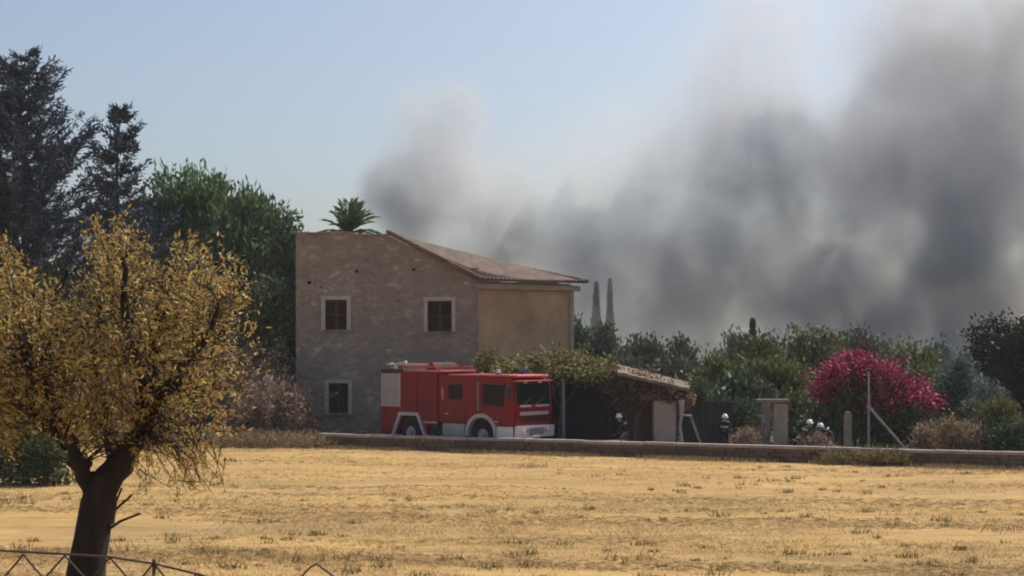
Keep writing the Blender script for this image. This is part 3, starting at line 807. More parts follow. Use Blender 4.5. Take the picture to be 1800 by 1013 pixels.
# pump monitor / gear cluster on the roof rear
mon = empty('water_monitor', truck.location, 'pale metal water monitor standing on the rear roof edge of the fire engine', 'water cannon', rz=TA); mon.scale = TSC
bm = bmesh.new(); bar(bm, (0.75, 0.15, 3.2), (0.75, 0.15, 3.40), 0.06); bar(bm, (0.75, 0.15, 3.40), (1.25, 0.12, 3.50), 0.045, 0.055); bar(bm, (1.25, 0.12, 3.50), (1.35, 0.12, 3.52), 0.075)
local('barrel', mesh_bm('barrel', bm), M['chrome'], mon)
bm = bmesh.new()
for i in range(24):
    a0 = 2 * math.pi * i / 24; a1 = 2 * math.pi * (i + 1) / 24
    bar(bm, (0.55, 0.15 + 0.11 * math.cos(a0), 3.36 + 0.11 * math.sin(a0)), (0.55, 0.15 + 0.11 * math.cos(a1), 3.36 + 0.11 * math.sin(a1)), 0.015, n=5)
bar(bm, (0.55, 0.15, 3.25), (0.75, 0.15, 3.36), 0.02)
local('hand_wheel', mesh_bm('hand_wheel', bm), M['chrome'], mon)
# hose reel cover (hump)
bm = bmesh.new(); bar(bm, (2.35, 0.5, 3.22), (2.35, 1.9, 3.22), 0.27, 0.27, 20)
hr = local('hose_reel', mesh_bm('hose_reel', bm), M['red'], truck)
bm = bmesh.new()
for i in range(16):
    bar(bm, (2.35, 0.55 + i * 0.085, 3.22), (2.35, 0.60 + i * 0.085, 3.22), 0.29, 0.29, 18)
local('hose_coil', mesh_bm('hose_coil', bm), M['wood'], hr)
# number on the body, as flat raised stripes (no lettering readable in the photo)

# ------------------------------------------------------------------ carport with vine, lean-to and pillar
cp = empty('carport', (2.8, 68.5, 0), 'dark carport with navy back panels and steel posts right of the fire engine', 'carport')
def px_x(px, d): return (px - 900) / F * d
bm = bmesh.new()
for i in range(12):
    x0 = px_x(952 + i * 12, 70.0); x1 = px_x(964 + i * 12, 70.0) - 0.02
    box(bm, ((x0 + x1) / 2, 70.0, 1.55), (x1 - x0, 0.04, 3.05))
for i in range(6):
    p = []
me_panel = None
bm.free()
xA = px_x(948, 70.0); xB = px_x(1098, 70.0); npn = 10
for i in range(npn):
    bm = bmesh.new(); wv = (xB - xA) / npn
    box(bm, (xA + wv * (i + 0.5), 70.0 + (0.012 if i % 2 else 0), 1.58), (wv - 0.015, 0.05, 3.02), 0, 0.006)
    link('panel', mesh_bm('panel', bm), M['blue_panel'], cp)
bm = bmesh.new()
zr = 2.98
box(bm, ((xA + xB) / 2 - 0.1, 67.6, zr + 0.15), (xB - xA + 0.3, 5.2, 0.06))
link('roof', mesh_bm('carport_roof', bm), M['black'], cp)
bm = bmesh.new(); box(bm, ((xA + xB) / 2 - 0.1, 65.05, zr + 0.05), (xB - xA + 0.3, 0.1, 0.16))
link('beam', mesh_bm('carport_beam', bm), M['black'], cp)
for px, d in ((990, 65.2), (1117, 65.4)):
    bm = bmesh.new(); x = px_x(px, d); bar(bm, (x, d, 0), (x, d, zr + 0.02), 0.085 if px < 1000 else 0.07, n=12)
    link('post', mesh_bm('carport_post', bm), M['steel'] if px < 1000 else M['weed'] if False else M['steel'], cp)
bm = bmesh.new(); box(bm, ((xA + xB) / 2, 70.08, 1.6), (xB - xA + 0.6, 0.03, 3.3))
link('backing_sheet', mesh_bm('backing', bm), M['black'], cp)
bm = bmesh.new(); box(bm, (xA, 67.7, 1.5), (0.06, 4.6, 3.0))
link('side_panel', mesh_bm('carport_side', bm), M['blue_panel'], cp)

lt = empty('lean_to', (px_x(1170, 65), 65, 0), 'small lean-to with an old tiled roof on a plastered pillar beside the carport', 'shed')
bm = bmesh.new(); x = px_x(1167, 63.6)
box(bm, (x, 63.6, 1.0), (px_x(1186, 63.6) - px_x(1148, 63.6), 0.8, 2.05), 0, 0.02)
link('pillar', mesh_bm('pillar', bm), M['pillar'], lt)
bm = bmesh.new(); box(bm, (px_x(1160, 63.5), 63.45, 2.16), (px_x(1190, 63.5) - px_x(1118, 63.5), 0.22, 0.24), 0, 0.02)
link('beam', mesh_bm('lean_beam', bm), M['wood'], lt)
bm = bmesh.new(); box(bm, (px_x(1160, 63.5) + 0.12, 65.6, 2.3), (px_x(1190, 63.5) - px_x(1118, 63.5), 0.2, 0.2)); 
link('rear_beam', mesh_bm('rear_beam', bm), M['wood'], lt)
bm = bmesh.new(); box(bm, (px_x(1188, 63.3), 63.3, 1.05), (0.12, 0.12, 2.1))
link('door_post', mesh_bm('door_post', bm), M['wood'], lt)
bm = bmesh.new(); box(bm, (px_x(1137, 66.6), 66.6, 1.15), (1.9, 0.1, 2.3))
link('door', mesh_bm('shed_door', bm), M['wood'], lt)
bm = tiled('lean_tiles', PX(1088, 643, 67.0), PX(1085, 655, 63.0), PX(1216, 676, 67.2), PX(1210, 684, 62.9), 0.24, M['tile_old'], lt, 0.05, 0.40, 0.09)
link('roof', mesh_bm('lean_roof', bm), M['tile_old'], lt)

# ------------------------------------------------------------------ vegetation builders
def crown_mesh(name, blobs, nclump, nleaf, csig, L, W, seed, up=0.6, outw=0.8, shell=0.45, flat=1.0):
    rg = np.random.default_rng(seed)
    B = np.array([[*b[0], *b[1]] for b in blobs], float)
    vol = (B[:, 3] * B[:, 4] * B[:, 5]) ** 0.8; pr = vol / vol.sum()
    idx = rg.choice(len(B), nclump, p=pr)
    d = rg.normal(size=(nclump, 3)); d /= np.linalg.norm(d, axis=1)[:, None]
    r = rg.uniform(0, 1, nclump) ** shell
    cc = B[idx, :3] + d * r[:, None] * B[idx, 3:]
    cw = rg.uniform(0.5, 1.5, nclump)
    ctr = B[:, :3].mean(0)
    k = np.repeat(np.arange(nclump), nleaf)
    P = cc[k] + rg.normal(size=(len(k), 3)) * csig * cw[k][:, None] * np.array([1, 1, flat])
    out = cc[k] - ctr; out /= np.linalg.norm(out, axis=1)[:, None] + 1e-6
    ax = out * outw + rg.normal(size=P.shape) * 0.75 + np.array([0, 0, up])
    P[:, 2] = np.maximum(P[:, 2], 0.05)
    V, Fq = leaf_quads(P, ax, L, W, rg)
    return mesh_np(name, V, Fq), cc

def limbs_mesh(name, base, top, r, tips, seed, n=8, wig=0.25):
    rg = np.random.default_rng(seed)
    A = Acc(); base = np.array(base, float); top = np.array(top, float)
    m = 7; t_ = np.linspace(0, 1, m)[:, None]
    tr = base + (top - base) * t_; tr[1:-1] += rg.normal(size=(m - 2, 3)) * r * 0.8
    A.add(*tube_np(tr, r * (1.15 - 0.6 * t_[:, 0]), 9, 0.06, rg))
    for tp in tips:
        k = rg.integers(m // 2, m); s = tr[k]
        q = np.linspace(0, 1, 6)[:, None]
        pth = s + (np.array(tp) - s) * q + np.array([0, 0, 1]) * np.sin(q * np.pi) * wig * np.linalg.norm(np.array(tp) - s) * 0.3
        pth[1:-1] += rg.normal(size=(4, 3)) * wig * 0.3
        A.add(*tube_np(pth, r * 0.45 * (1 - 0.85 * q[:, 0]), 6))
    return A.mesh(name, True)

def tree(name, label, cat, px, d, topy, wpx, mat, seed, basey=None, nblob=9, nclump=500, nleaf=16, L=0.4, W=0.16, low=0.25, up=0.5, group=None, csig=0.28, bark='bark_grey', shell=0.45, rough=1.0, depth=0.8):
    """tree or bush: crown reaches photo row topy at px, wpx wide"""
    rg = np.random.default_rng(seed)
    s = F / d; X = px_x(px, d); H = zat(topy, d); w2 = wpx / s / 2
    root = empty(name, (X, d, 0), label, cat, group)
    z0 = H * low
    blobs = []
    for i in range(nblob):
        f = rg.uniform(0, 1); zc = z0 + (H - z0) * (0.22 + 0.6 * f)
        rad = w2 * (0.95 - 0.55 * abs(f - 0.35)) * rough
        bx = rg.uniform(-1, 1) * rad * 0.72; by = rg.uniform(-1, 1) * rad * 0.62 * depth
        br = w2 * rg.uniform(0.28, 0.46)
        bz = min(br * rg.uniform(0.8, 1.25), (H - zc) * 0.98 + 0.05)
        blobs.append(((X + bx, d + by, zc), (br, br * depth, max(0.15, bz))))
    blobs.append(((X, d, H - (H - z0) * 0.22), (w2 * 0.38, w2 * 0.38, (H - z0) * 0.22)))
    blobs.append(((X, d, z0 + (H - z0) * 0.4), (w2 * 0.85, w2 * 0.8 * depth, (H - z0) * 0.40)))
    me, cc = crown_mesh(name + '_crown', blobs, nclump, nleaf, csig, L, W, seed + 1, up=up, shell=shell)
    link('crown', me, mat, root)
    tips = [b[0] for b in blobs[:7]]
    link('trunk', limbs_mesh(name + '_trunk', (X, d, -0.1), (X + rg.uniform(-.2, .2), d, z0 + (H - z0) * 0.55), max(0.05, 0.022 * H), tips, seed + 2), M[bark], root)
    return root

def conifer(label, px, d, topy, wpx, seed, forks=((0, 0),), lean=0.0, low=0.1, nlev=46, group='dark conifers at the left edge'):
    rg = np.random.default_rng(seed)
    s = F / d; X = px_x(px, d); H = zat(topy, d); w2 = wpx / s / 2
    root = empty('conifer_tree', (X, d, 0), label, 'conifer', group)
    A = Acc(); T = Acc(); 
    for (fx, fz) in forks:
        hh = H - fz
        m = 10; q = np.linspace(0, 1, m)
        tr = np.stack([X + fx * q ** 1.5 + 0.08 * rg.normal(size=m), d + 0.08 * rg.normal(size=m), q * hh], 1); tr[0] = (X, d, -0.1)
        T.add(*tube_np(tr, 0.28 * (1 - 0.93 * q), 9))
        for k in range(nlev):
            f = low + (1 - low) * (k + rg.uniform(-.5, .5)) / nlev
            f = min(max(f, low), 0.995); z = hh * f
            nb = rg.integers(4, 7)
            for b_ in range(nb):
                if rg.uniform() < 0.14: continue
                az = rg.uniform(0, 2 * np.pi)
                reach = w2 * (1 - f) ** 0.72 * rg.uniform(0.5, 1.25) * (1.0 if len(forks) == 1 else 0.9) + 0.16
                rise = reach * rg.uniform(0.15, 0.75)
                o_ = np.array([np.interp(f, q, tr[:, 0]), np.interp(f, q, tr[:, 1]), z])
                dr = np.array([math.cos(az), math.sin(az), 0])
                tt = np.linspace(0, 1, 6)[:, None]
                pth = o_ + dr * reach * tt + np.array([0, 0, 1]) * (rise * tt ** 1.6 - 0.12 * reach * np.sin(tt * np.pi))
                T.add(*tube_np(pth, 0.035 * (1 - 0.8 * tt[:, 0]) + 0.004, 4))
                # needle tufts along the bough
                nn = int(16 + reach * 42)
                u_ = rg.uniform(0.12, 1.02, nn)
                P = np.stack([np.interp(u_, tt[:, 0], pth[:, i]) for i in range(3)], 1) + rg.normal(size=(nn, 3)) * np.array([0.09, 0.09, 0.07])
                ax = dr * 0.9 + np.array([0, 0, 0.55]) + rg.normal(size=(nn, 3)) * 0.6
                V, Fq = leaf_quads(P, ax, 0.32, 0.095, rg)
                A.add(V, Fq)
    link('crown', A.mesh('conifer_crown'), M['conifer'], root)
    link('trunk', T.mesh('conifer_trunk', True), M['bark_dark'], root)
    return root

# ------------------------------------------------------------------ background trees, left
conifer('tallest dark blue green conifer with a forked top at the left edge of the photo', 38, 84, 88, 620, 11, forks=((-0.75, 0.35), (0.4, 0.0)), nlev=52, low=0.06)
conifer('narrower dark conifer with upswept boughs standing between the tallest conifer and the leafy green tree', 208, 80, 185, 290, 12, low=0.12, nlev=44)
conifer('dark conifer cut off by the left edge, beside the tallest conifer', -75, 90, 190, 460, 13, low=0.06, nlev=40)
tree('broadleaf_tree', 'broad bright green leafy tree between the narrow conifer and the farmhouse', 'tree', 352, 92, 305, 330, M['green_leaf'], 21, nclump=1900, nleaf=18, L=0.5, W=0.17, up=1.0, csig=0.34, low=0.2, nblob=14)
tree('broadleaf_tree', 'darker green tree between the broad bright one and the farmhouse', 'tree', 435, 88, 332, 240, M['green_leaf'], 22, nclump=1500, nleaf=17, L=0.46, W=0.15, up=1.0, csig=0.34, low=0.1, nblob=14)
tree('broadleaf_tree', 'small crowned dark tree touching the top left corner of the farmhouse', 'tree', 505, 84, 378, 120, M['dark_leaf'], 28, nclump=800, nleaf=16, L=0.4, W=0.14, up=0.9, csig=0.3, low=0.05, nblob=11)
tree('broadleaf_tree', 'dark leafy tree behind the top of the golden almond, below the broad green tree', 'tree', 330, 82, 450, 200, M['dark_leaf'], 23, nclump=800, nleaf=16, L=0.4, W=0.15, low=0.05, csig=0.3)
tree('broadleaf_tree', 'dark small leaved tree right beside the left wall of the farmhouse', 'tree', 470, 76, 480, 130, M['dark_leaf'], 24, nclump=650, nleaf=16, L=0.3, W=0.12, low=0.15, csig=0.22)
tree('broadleaf_tree', 'shaded tree standing behind the left half of the golden almond', 'tree', 90, 78, 470, 330, M['dark_leaf'], 25, nclump=900, nleaf=16, L=0.4, W=0.16, low=0.02, csig=0.3)
tree('shrub', 'green shrub at the foot of the farmhouse left wall', 'shrub', 492, 73.5, 600, 66, M['olive_leaf'], 26, nclump=260, nleaf=14, L=0.22, W=0.09, low=0.02, csig=0.15)
tree('shrub', 'dense dark green bush in the field behind the almond trunk', 'bush', 45, 47, 742, 190, M['dark_leaf'], 27, nclump=700, nleaf=18, L=0.14, W=0.06, low=0.0, csig=0.13, nblob=10)

# twiggy dry thicket between field and trees
def thicket(label, px, d, topy, wpx, seed, mat='dry_brush', n=900, L=0.26, W=0.03, name='dry_thicket', cat='thicket'):
    rg = np.random.default_rng(seed)
    X = px_x(px, d); H = zat(topy, d); w2 = wpx / (F / d) / 2
    root = empty(name, (X, d, 0), label, cat)
    A = Acc(); T = Acc()
    for i in range(n):
        bx = X + rg.uniform(-1, 1) * w2; by = d + rg.uniform(-1, 1) * min(w2, 1.6)
        e = 1 - ((bx - X) / w2) ** 2 * 0.45
        h = H * e * rg.uniform(0.45, 1.05)
        ln = rg.normal(size=2) * 0.25 * h
        tt = np.linspace(0, 1, 5)[:, None]
        pth = np.array([bx, by, 0]) + np.array([ln[0], ln[1], 0]) * tt ** 1.7 + np.array([0, 0, h]) * tt
        T.add(*tube_np(pth, 0.014 * (1 - 0.7 * tt[:, 0]), 3))
        nn = int(14 * h) + 6
        u_ = rg.uniform(0.1, 1.0, nn)
        P = np.stack([np.interp(u_, tt[:, 0], pth[:, i]) for i in range(3)], 1) + rg.normal(size=(nn, 3)) * 0.07
        ax = rg.normal(size=(nn, 3)) + np.array([0, 0, 0.7])
        A.add(*leaf_quads(P, ax, L, W, rg))
    link('twigs', A.mesh('twigs'), M[mat], root)['kind'] = 'stuff'
    link('stems', T.mesh('stems'), M['bark_grey'], root)['kind'] = 'stuff'
    return root
thicket('tall greyish brown dead thicket behind the right side of the golden almond', 385, 71, 604, 190, 31, n=760, W=0.06)
thicket('lower pinkish brown dead thicket next to the farmhouse wall', 480, 69, 660, 140, 32, n=480, W=0.05)
thicket('brown dead thicket hidden behind the almond crown, left of the taller thicket', 235, 72, 640, 160, 33, n=380, W=0.06)
thicket('low strip of dry grass running in front of the dead thickets', 440, 65.5, 757, 320, 34, mat='dry_grass', n=900, L=0.2, W=0.03, name='dry_grass_strip', cat='dry grass')
thicket('short dry grass at the far left, behind the dark bush', 140, 66, 752, 330, 35, mat='dry_grass', n=600, L=0.2, W=0.03, name='dry_grass_strip', cat='dry grass')

# ------------------------------------------------------------------ palm behind the house
def palm(px, d, py, label):
    rg = np.random.default_rng(41)
    X = px_x(px, d); Z = zat(py, d)
    root = empty('palm_tree', (X, d, 0), label, 'palm')
    V, Fq = tube_np([(X, d, 0), (X + .1, d, Z * 0.4), (X, d, Z * 0.8), (X, d, Z)], [0.3, 0.25, 0.24, 0.3], 12)
    link('trunk', mesh_np('palm_trunk', V, Fq, True), M['bark_grey'], root)
    for k in range(48):
        az = rg.uniform(0, 2 * np.pi); el = rg.uniform(0.1, 1.45); Lr = rg.uniform(1.7, 2.35)
        tt = np.linspace(0, 1, 16)[:, None]
        dr = np.array([math.cos(az), math.sin(az), 0])
        pth = np.array([X, d, Z]) + dr * Lr * math.cos(el) * tt + np.array([0, 0, 1]) * (Lr * math.sin(el) * tt - 0.55 * tt ** 2 * math.cos(el) * Lr * 0.9)
        A = Acc(); A.add(*tube_np(pth, 0.025 * (1 - 0.8 * tt[:, 0]), 4))
        n = 64; u_ = np.linspace(0.12, 1, n)
        P = np.stack([np.interp(u_, tt[:, 0], pth[:, i]) for i in range(3)], 1)
        tg = np.gradient(P, axis=0); tg /= np.linalg.norm(tg, axis=1)[:, None]
        sd = np.cross(tg, np.array([0, 0, 1])); sd /= np.linalg.norm(sd, axis=1)[:, None] + 1e-6
        sgn = np.where(np.arange(n) % 2 == 0, 1, -1)[:, None]
        ax = tg * 0.9 + sd * sgn * 0.75 + np.array([0, 0, -0.15]) + rg.normal(size=(n, 3)) * 0.08
        A.add(*leaf_quads(P, ax, 0.42, 0.085, rg))
        link('frond', A.mesh('frond'), M['palm'], root)
palm(612, 86, 412, 'palm crown showing above the left flat top of the farmhouse')

# ------------------------------------------------------------------ background trees, right
far = [
 (1012, 100, 566, 70, 'dark_leaf', 'dark bush against the right end of the farmhouse'),
 (1060, 96, 572, 90, 'far_leaf', 'hazy dark tree below the pair of slim cypresses'),
 (1132, 99, 590, 85, 'far_leaf', 'hazy small round tree right of the pair of slim cypresses'),
 (1196, 97, 596, 115, 'far_leaf', 'broad hazy grey green tree above the lean-to roof'),
 (1100, 88, 628, 150, 'far_leaf', 'low grey green tree behind the vine covered carport'),
 (1180, 86, 636, 130, 'far_leaf', 'low bush like tree behind the tiled roof of the lean-to'),
 (1296, 108, 584, 90, 'far_leaf', 'tree with a rounded top left of the small pointed cypress'),
 (1262, 80, 632, 110, 'olive_leaf', 'olive green tree to the right of the lean-to roof'),
 (1345, 88, 592, 150, 'olive_leaf', 'wide olive green tree behind the gate pillar'),
 (1430, 92, 577, 160, 'olive_leaf', 'tallest olive green tree in the row left of the magenta bush'),
 (1510, 96, 583, 130, 'far_leaf', 'dark tree top right above the magenta bush'),
 (1590, 90, 600, 150, 'olive_leaf', 'green tree behind the right half of the magenta bush'),
 (1650, 94, 608, 90, 'grey_leaf', 'pale grey green tree right of the magenta bush, further back'),
 (1300, 72, 665, 110, 'dark_leaf', 'shaded bush between the lean-to and the gate pillar'),
 (1365, 76, 640, 110, 'olive_leaf', 'mid height green bush directly behind the gate pillar'),
 (1240, 70, 690, 80, 'dark_leaf', 'low dark bush right of the lean-to pillar'),
]
for i, (px, d, ty, wp_, mt, lb) in enumerate(far):
    tree('bush' if ty > 625 else 'background_tree', lb, 'bush' if ty > 625 else 'tree', px, d, ty, wp_ * 1.12, M[mt], 100 + i * 5, nclump=420, nleaf=15, L=0.36, W=0.16, low=0.02, csig=0.26, nblob=9, group='trees and bushes behind the yard')
tree('shrub', 'silvery grey green shrub at the right of the magenta bush', 'shrub', 1690, 64, 622, 120, M['grey_leaf'], 201, nclump=640, nleaf=18, L=0.16, W=0.07, low=0.03, csig=0.14, nblob=10)
tree('shrub', 'smaller silvery shrub leaning right beside the dark hedge', 'shrub', 1730, 62, 662, 80, M['grey_leaf'], 202, nclump=300, nleaf=16, L=0.16, W=0.07, low=0.03, csig=0.12)
tree('hedge_tree', 'very dark dense evergreen tree with a brownish top at the right edge of the photo', 'tree', 1812, 70, 564, 230, M['evergreen_leaf'], 203, nclump=2600, nleaf=18, L=0.22, W=0.10, low=0.0, csig=0.24, nblob=24, rough=1.25, up=0.2)
tree('hedge_tree', 'dark evergreen beyond the right edge, next to the brownish topped one', 'tree', 1900, 72, 575, 170, M['evergreen_leaf'], 204, nclump=700, nleaf=16, L=0.36, W=0.15, low=0.0, csig=0.24)
tree('shrub', 'low green shrub in front of the dark evergreen at the right edge', 'shrub', 1765, 58, 705, 130, M['olive_leaf'], 205, nclump=420, nleaf=16, L=0.14, W=0.06, low=0.0, csig=0.12)
tree('shrub', 'shaded low shrub at the foot of the dark evergreen, by the wall', 'shrub', 1770, 56.5, 742, 110, M['dark_leaf'], 206, nclump=300, nleaf=16, L=0.14, W=0.06, low=0.0, csig=0.10)
for i, (px, d, ty, w_) in enumerate(((1625, 57.5, 748, 60), (1672, 57, 738, 62), (1712, 57, 752, 44))):
    lb = ['rust brown dry bush by the foot of the leaning brace', 'largest orange brown dry bush between the magenta bush and the silvery shrub', 'small dry bush at the right of the orange brown ones'][i]
    tree('dry_bush', lb, 'dry bush', px, d, ty, w_, M['dry_brush'] if i != 1 else M['dry_grass'], 210 + i * 3, group='dry bushes behind the low wall', nclump=220, nleaf=14, L=0.16, W=0.04, low=0.0, csig=0.12)
tree('dry_bush', 'pale dry scrub at the foot of the gate pillar', 'dry bush', 1318, 60, 752, 70, M['dry_brush'], 230, nclump=160, nleaf=14, L=0.14, W=0.04, low=0.0, csig=0.1)
tree('dry_bush', 'brown dry scrub between the gate pillar and the concrete post', 'dry bush', 1432, 59, 764, 70, M['dry_brush'], 233, nclump=150, nleaf=14, L=0.14, W=0.04, low=0.0, csig=0.1)

for i, (px, d, ty, w_, lb) in enumerate(((1300, 67, 706, 80, 'low shaded bush just left of the gate pillar'), (1400, 67, 690, 70, 'shaded bush between the gate pillar and the magenta bush'), (1440, 66, 716, 90, 'dark low bush behind the crouching firefighter'),
        (1650, 66, 690, 90, 'olive shrub at the right flank of the magenta bush'), (1225, 66, 668, 60, 'dark leafy bush rising over the dark doorway'), (1600, 68, 640, 110, 'dusty green shrub peeking over the right shoulder of the magenta bush'))):
    tree('shrub', lb, 'shrub', px, d, ty, w_ * 1.15, M['dark_leaf'] if i in (0, 2, 4) else M['olive_leaf'], 300 + i * 3, nclump=330, nleaf=15, L=0.2, W=0.08, low=0.0, csig=0.18, nblob=9)

def cypress(px, d, topy, boty, wpx, label, mat, seed, shape=0.8):
    rg = np.random.default_rng(seed)
    X = px_x(px, d); H = zat(topy, d); w2 = wpx / (F / d) / 2
    root = empty('cypress_tree', (X, d, 0), label, 'cypress', 'slim cypresses in the smoke')
    n = int(900 + 420 * H)
    f = rg.uniform(0.03, 1, n) ; az = rg.uniform(0, 2 * np.pi, n)
    env = np.clip(np.sin(np.pi * np.clip(f, 0.12, 1) ** 0.75), 0.06, 1) ** shape
    lump = 1 + 0.35 * np.sin(f * 23 + az * 2) * 0.6
    r = w2 * env * lump * rg.uniform(0.3, 1, n) ** 0.5
    P = np.stack([X + r * np.cos(az), d + r * np.sin(az), f * H], 1)
    ax = np.stack([np.cos(az) * 0.35, np.sin(az) * 0.35, np.ones(n)], 1) + rg.normal(size=(n, 3)) * 0.25
    V, Fq = leaf_quads(P, ax, 0.6 * min(1.3, max(0.5, w2)), 0.2 * min(1.3, max(0.5, w2)), rg)
    link('crown', mesh_np('cypress_crown', V, Fq), M[mat], root)
    V, Fq = tube_np([(X, d, -0.1), (X, d, H * 0.5), (X, d, H * 0.93)], [0.2, 0.12, 0.03], 8)
    link('trunk', mesh_np('cypress_trunk', V, Fq, True), M['bark_grey'], root)
cypress(1048, 139, 500, 600, 17, 'left one of two slim cypresses standing in the smoke right of the farmhouse', 'far_leaf', 51)
cypress(1072, 143, 494, 600, 13, 'right, fainter one of two slim cypresses in the smoke', 'far_leaf', 52)
cypress(1323, 100, 566, 620, 16, 'single small pointed cypress above the tree row in the middle of the smoke', 'far_leaf', 53)

# far belt of trees outside and behind, so the horizon is closed
rg = np.random.default_rng(77)
belt = []
me_b = None
A = Acc()
for i in range(70):
    x = -160 + i * 4.9 + rg.uniform(-1.5, 1.5); y = 175 + rg.uniform(-8, 12); h = rg.uniform(4.5, 6.5); w2 = rg.uniform(3, 4.5)
    n = 420
    d_ = rg.normal(size=(n, 3)); d_ /= np.linalg.norm(d_, axis=1)[:, None]
    P = np.array([x, y, h * 0.5]) + d_ * np.array([w2, 2.2, h * 0.5]) * rg.uniform(0.5, 1, n)[:, None]
    P[:, 2] = np.maximum(P[:, 2], 0)
    A.add(*leaf_quads(P, rg.normal(size=(n, 3)) + np.array([0, 0, 0.6]), 1.1, 0.6, rg))
tag(link('distant_woods', A.mesh('distant_woods'), M['far_leaf']), 'low far-off belt of trees along the horizon', 'woods', kind='stuff')

# ------------------------------------------------------------------ bougainvillea
bx, bd = px_x(1530, 62), 62.0
bg_root = empty('bougainvillea_bush', (bx, bd, 0), 'large bougainvillea bush covered in magenta flowers beside the steel pole', 'flowering bush')
def blob_px(px, py, rx, ry, d, dy=0.0):
    p = PX(px, py, d); s = F / d
    return ((p.x, p.y + dy, p.z), (rx / s, max(0.5, rx / s * 0.8), ry / s))
fl = [blob_px(1500, 655, 55, 30, 62), blob_px(1455, 668, 30, 26, 61.7), blob_px(1560, 668, 50, 28, 61.8), blob_px(1600, 692, 42, 24, 61.6), blob_px(1632, 706, 20, 20, 61.6),
      blob_px(1500, 642, 38, 18, 62.3), blob_px(1560, 705, 50, 24, 61.4), blob_px(1445, 690, 22, 22, 61.6)]
me, _ = crown_mesh('bougainvillea_flowers', fl, 560, 15, 0.15, 0.13, 0.10, 61, up=0.3, shell=0.5)
link('blossom', me, M['flower'], bg_root)
gl = [blob_px(1530, 760, 105, 35, 62.8), blob_px(1530, 725, 95, 55, 62.2), blob_px(1460, 725, 45, 50, 62), blob_px(1590, 735, 55, 45, 62.1), blob_px(1520, 675, 80, 35, 62.5)]
me, _ = crown_mesh('bougainvillea_leaves', gl, 1150, 16, 0.16, 0.15, 0.08, 62, up=0.2, shell=0.45)
link('foliage', me, M['dark_leaf'], bg_root)
link('stems', limbs_mesh('bougainvillea_stems', (bx, bd, -0.1), (bx, bd, 1.6), 0.12, [b[0] for b in fl], 63), M['bark_grey'], bg_root)

# ------------------------------------------------------------------ vine on carport
vr = empty('climbing_vine', (px_x(965, 66), 66, 0), 'sunlit yellow green vine growing over the carport roof above the fire engine cab', 'climbing plant')
vb = [blob_px(862, 640, 24, 24, 68.5), blob_px(895, 648, 30, 11, 67), blob_px(940, 645, 36, 14, 66.5), blob_px(1000, 643, 42, 16, 66.3), blob_px(1050, 650, 42, 12, 66), blob_px(980, 636, 60, 12, 68), blob_px(975, 656, 26, 9, 64.9), blob_px(1035, 660, 34, 9, 64.9), blob_px(905, 652, 40, 8, 65.6)]
me, _ = crown_mesh('vine_leaves', vb, 560, 16, 0.17, 0.15, 0.11, 71, up=0.3, shell=0.6)
link('foliage', me, M['vine'], vr)
link('stems', limbs_mesh('vine_stems', (px_x(985, 65.2), 65.3, 0), (px_x(985, 65.2), 65.3, 3.1), 0.05, [b[0] for b in vb], 72), M['bark_grey'], vr)
vd = empty('dead_vine', (px_x(1120, 65), 65, 0), 'brown withered vine hanging between the carport and the lean-to roof', 'climbing plant')
vb = [blob_px(1090, 672, 35, 24, 65), blob_px(1125, 680, 32, 26, 64), blob_px(1070, 662, 34, 12, 65.2), blob_px(1150, 682, 25, 14, 63.6), blob_px(1100, 700, 22, 18, 64.6), blob_px(1180, 690, 14, 16, 63.3), blob_px(1205, 700, 12, 18, 63.4)]
me, _ = crown_mesh('dead_vine_leaves', vb, 560, 16, 0.12, 0.16, 0.07, 73, up=-0.4, shell=0.5)
link('foliage', me, M['vine_dry'], vd)
link('stems', limbs_mesh('dead_vine_stems', (px_x(1120, 64.8), 64.8, 0), (px_x(1118, 64.8), 64.8, 2.6), 0.09, [b[0] for b in vb], 74), M['bark_grey'], vd)

# ------------------------------------------------------------------ gate pillar, posts, braced pole
gp = empty('gate_pillar', (px_x(1358, 61), 61, 0), 'weathered pale gate pillar with a flat cap and two boards, right of the shaded bushes', 'pillar')
s61 = F / 61
bm = bmesh.new(); box(bm, (px_x(1346, 61), 61, 1.0), (14 / s61, 0.35, 2.05), 0, 0.015); link('board', mesh_bm('board', bm), M['concrete'], gp)
bm = bmesh.new(); box(bm, (px_x(1372, 61.1), 61.1, 0.97), (24 / s61, 0.30, 1.98), 0, 0.015); link('board', mesh_bm('board2', bm), M['pillar'], gp)
bm = bmesh.new(); box(bm, (px_x(1358, 61), 61, 2.09), (56 / s61, 0.5, 0.13), 0, 0.02); link('cap', mesh_bm('cap', bm), M['concrete'], gp)
cpst = empty('concrete_post', (px_x(1490, 57.5), 57.5, 0), 'short grey concrete post with a rounded top in front of the magenta bush', 'post')
bm = bmesh.new(); s57 = F / 57.5
box(bm, (px_x(1490, 57.5), 57.5, zat(728, 57.5) / 2), (12 / s57, 0.24, zat(728, 57.5)), 0, 0.02)
link('shaft', mesh_bm('shaft', bm), M['concrete'], cpst)
bm = bmesh.new(); box(bm, (px_x(1490, 57.5), 57.5, zat(726, 57.5)), (10 / s57, 0.20, 0.10), 0, 0.045); link('cap', mesh_bm('post_cap', bm), M['concrete'], cpst)
pol = empty('braced_pole', (px_x(1527, 58), 58, 0), 'thin steel pole with a diagonal brace standing in front of the magenta bush', 'pole')
a = PX(1527, 655, 58); k_ = PX(1527, 716, 58); e_ = PX(1602, 786, 56.6)
bm = bmesh.new(); bar(bm, (a.x, a.y, -0.1), a, 0.045, 0.04, 10); link('pole', mesh_bm('pole', bm), M['steel'], pol)
bm = bmesh.new(); e2 = Vector((px_x(1606, 57.2), 57.2, 0.05)); bar(bm, k_, e2, 0.05, n=10); link('brace', mesh_bm('brace', bm), M['concrete'], pol)
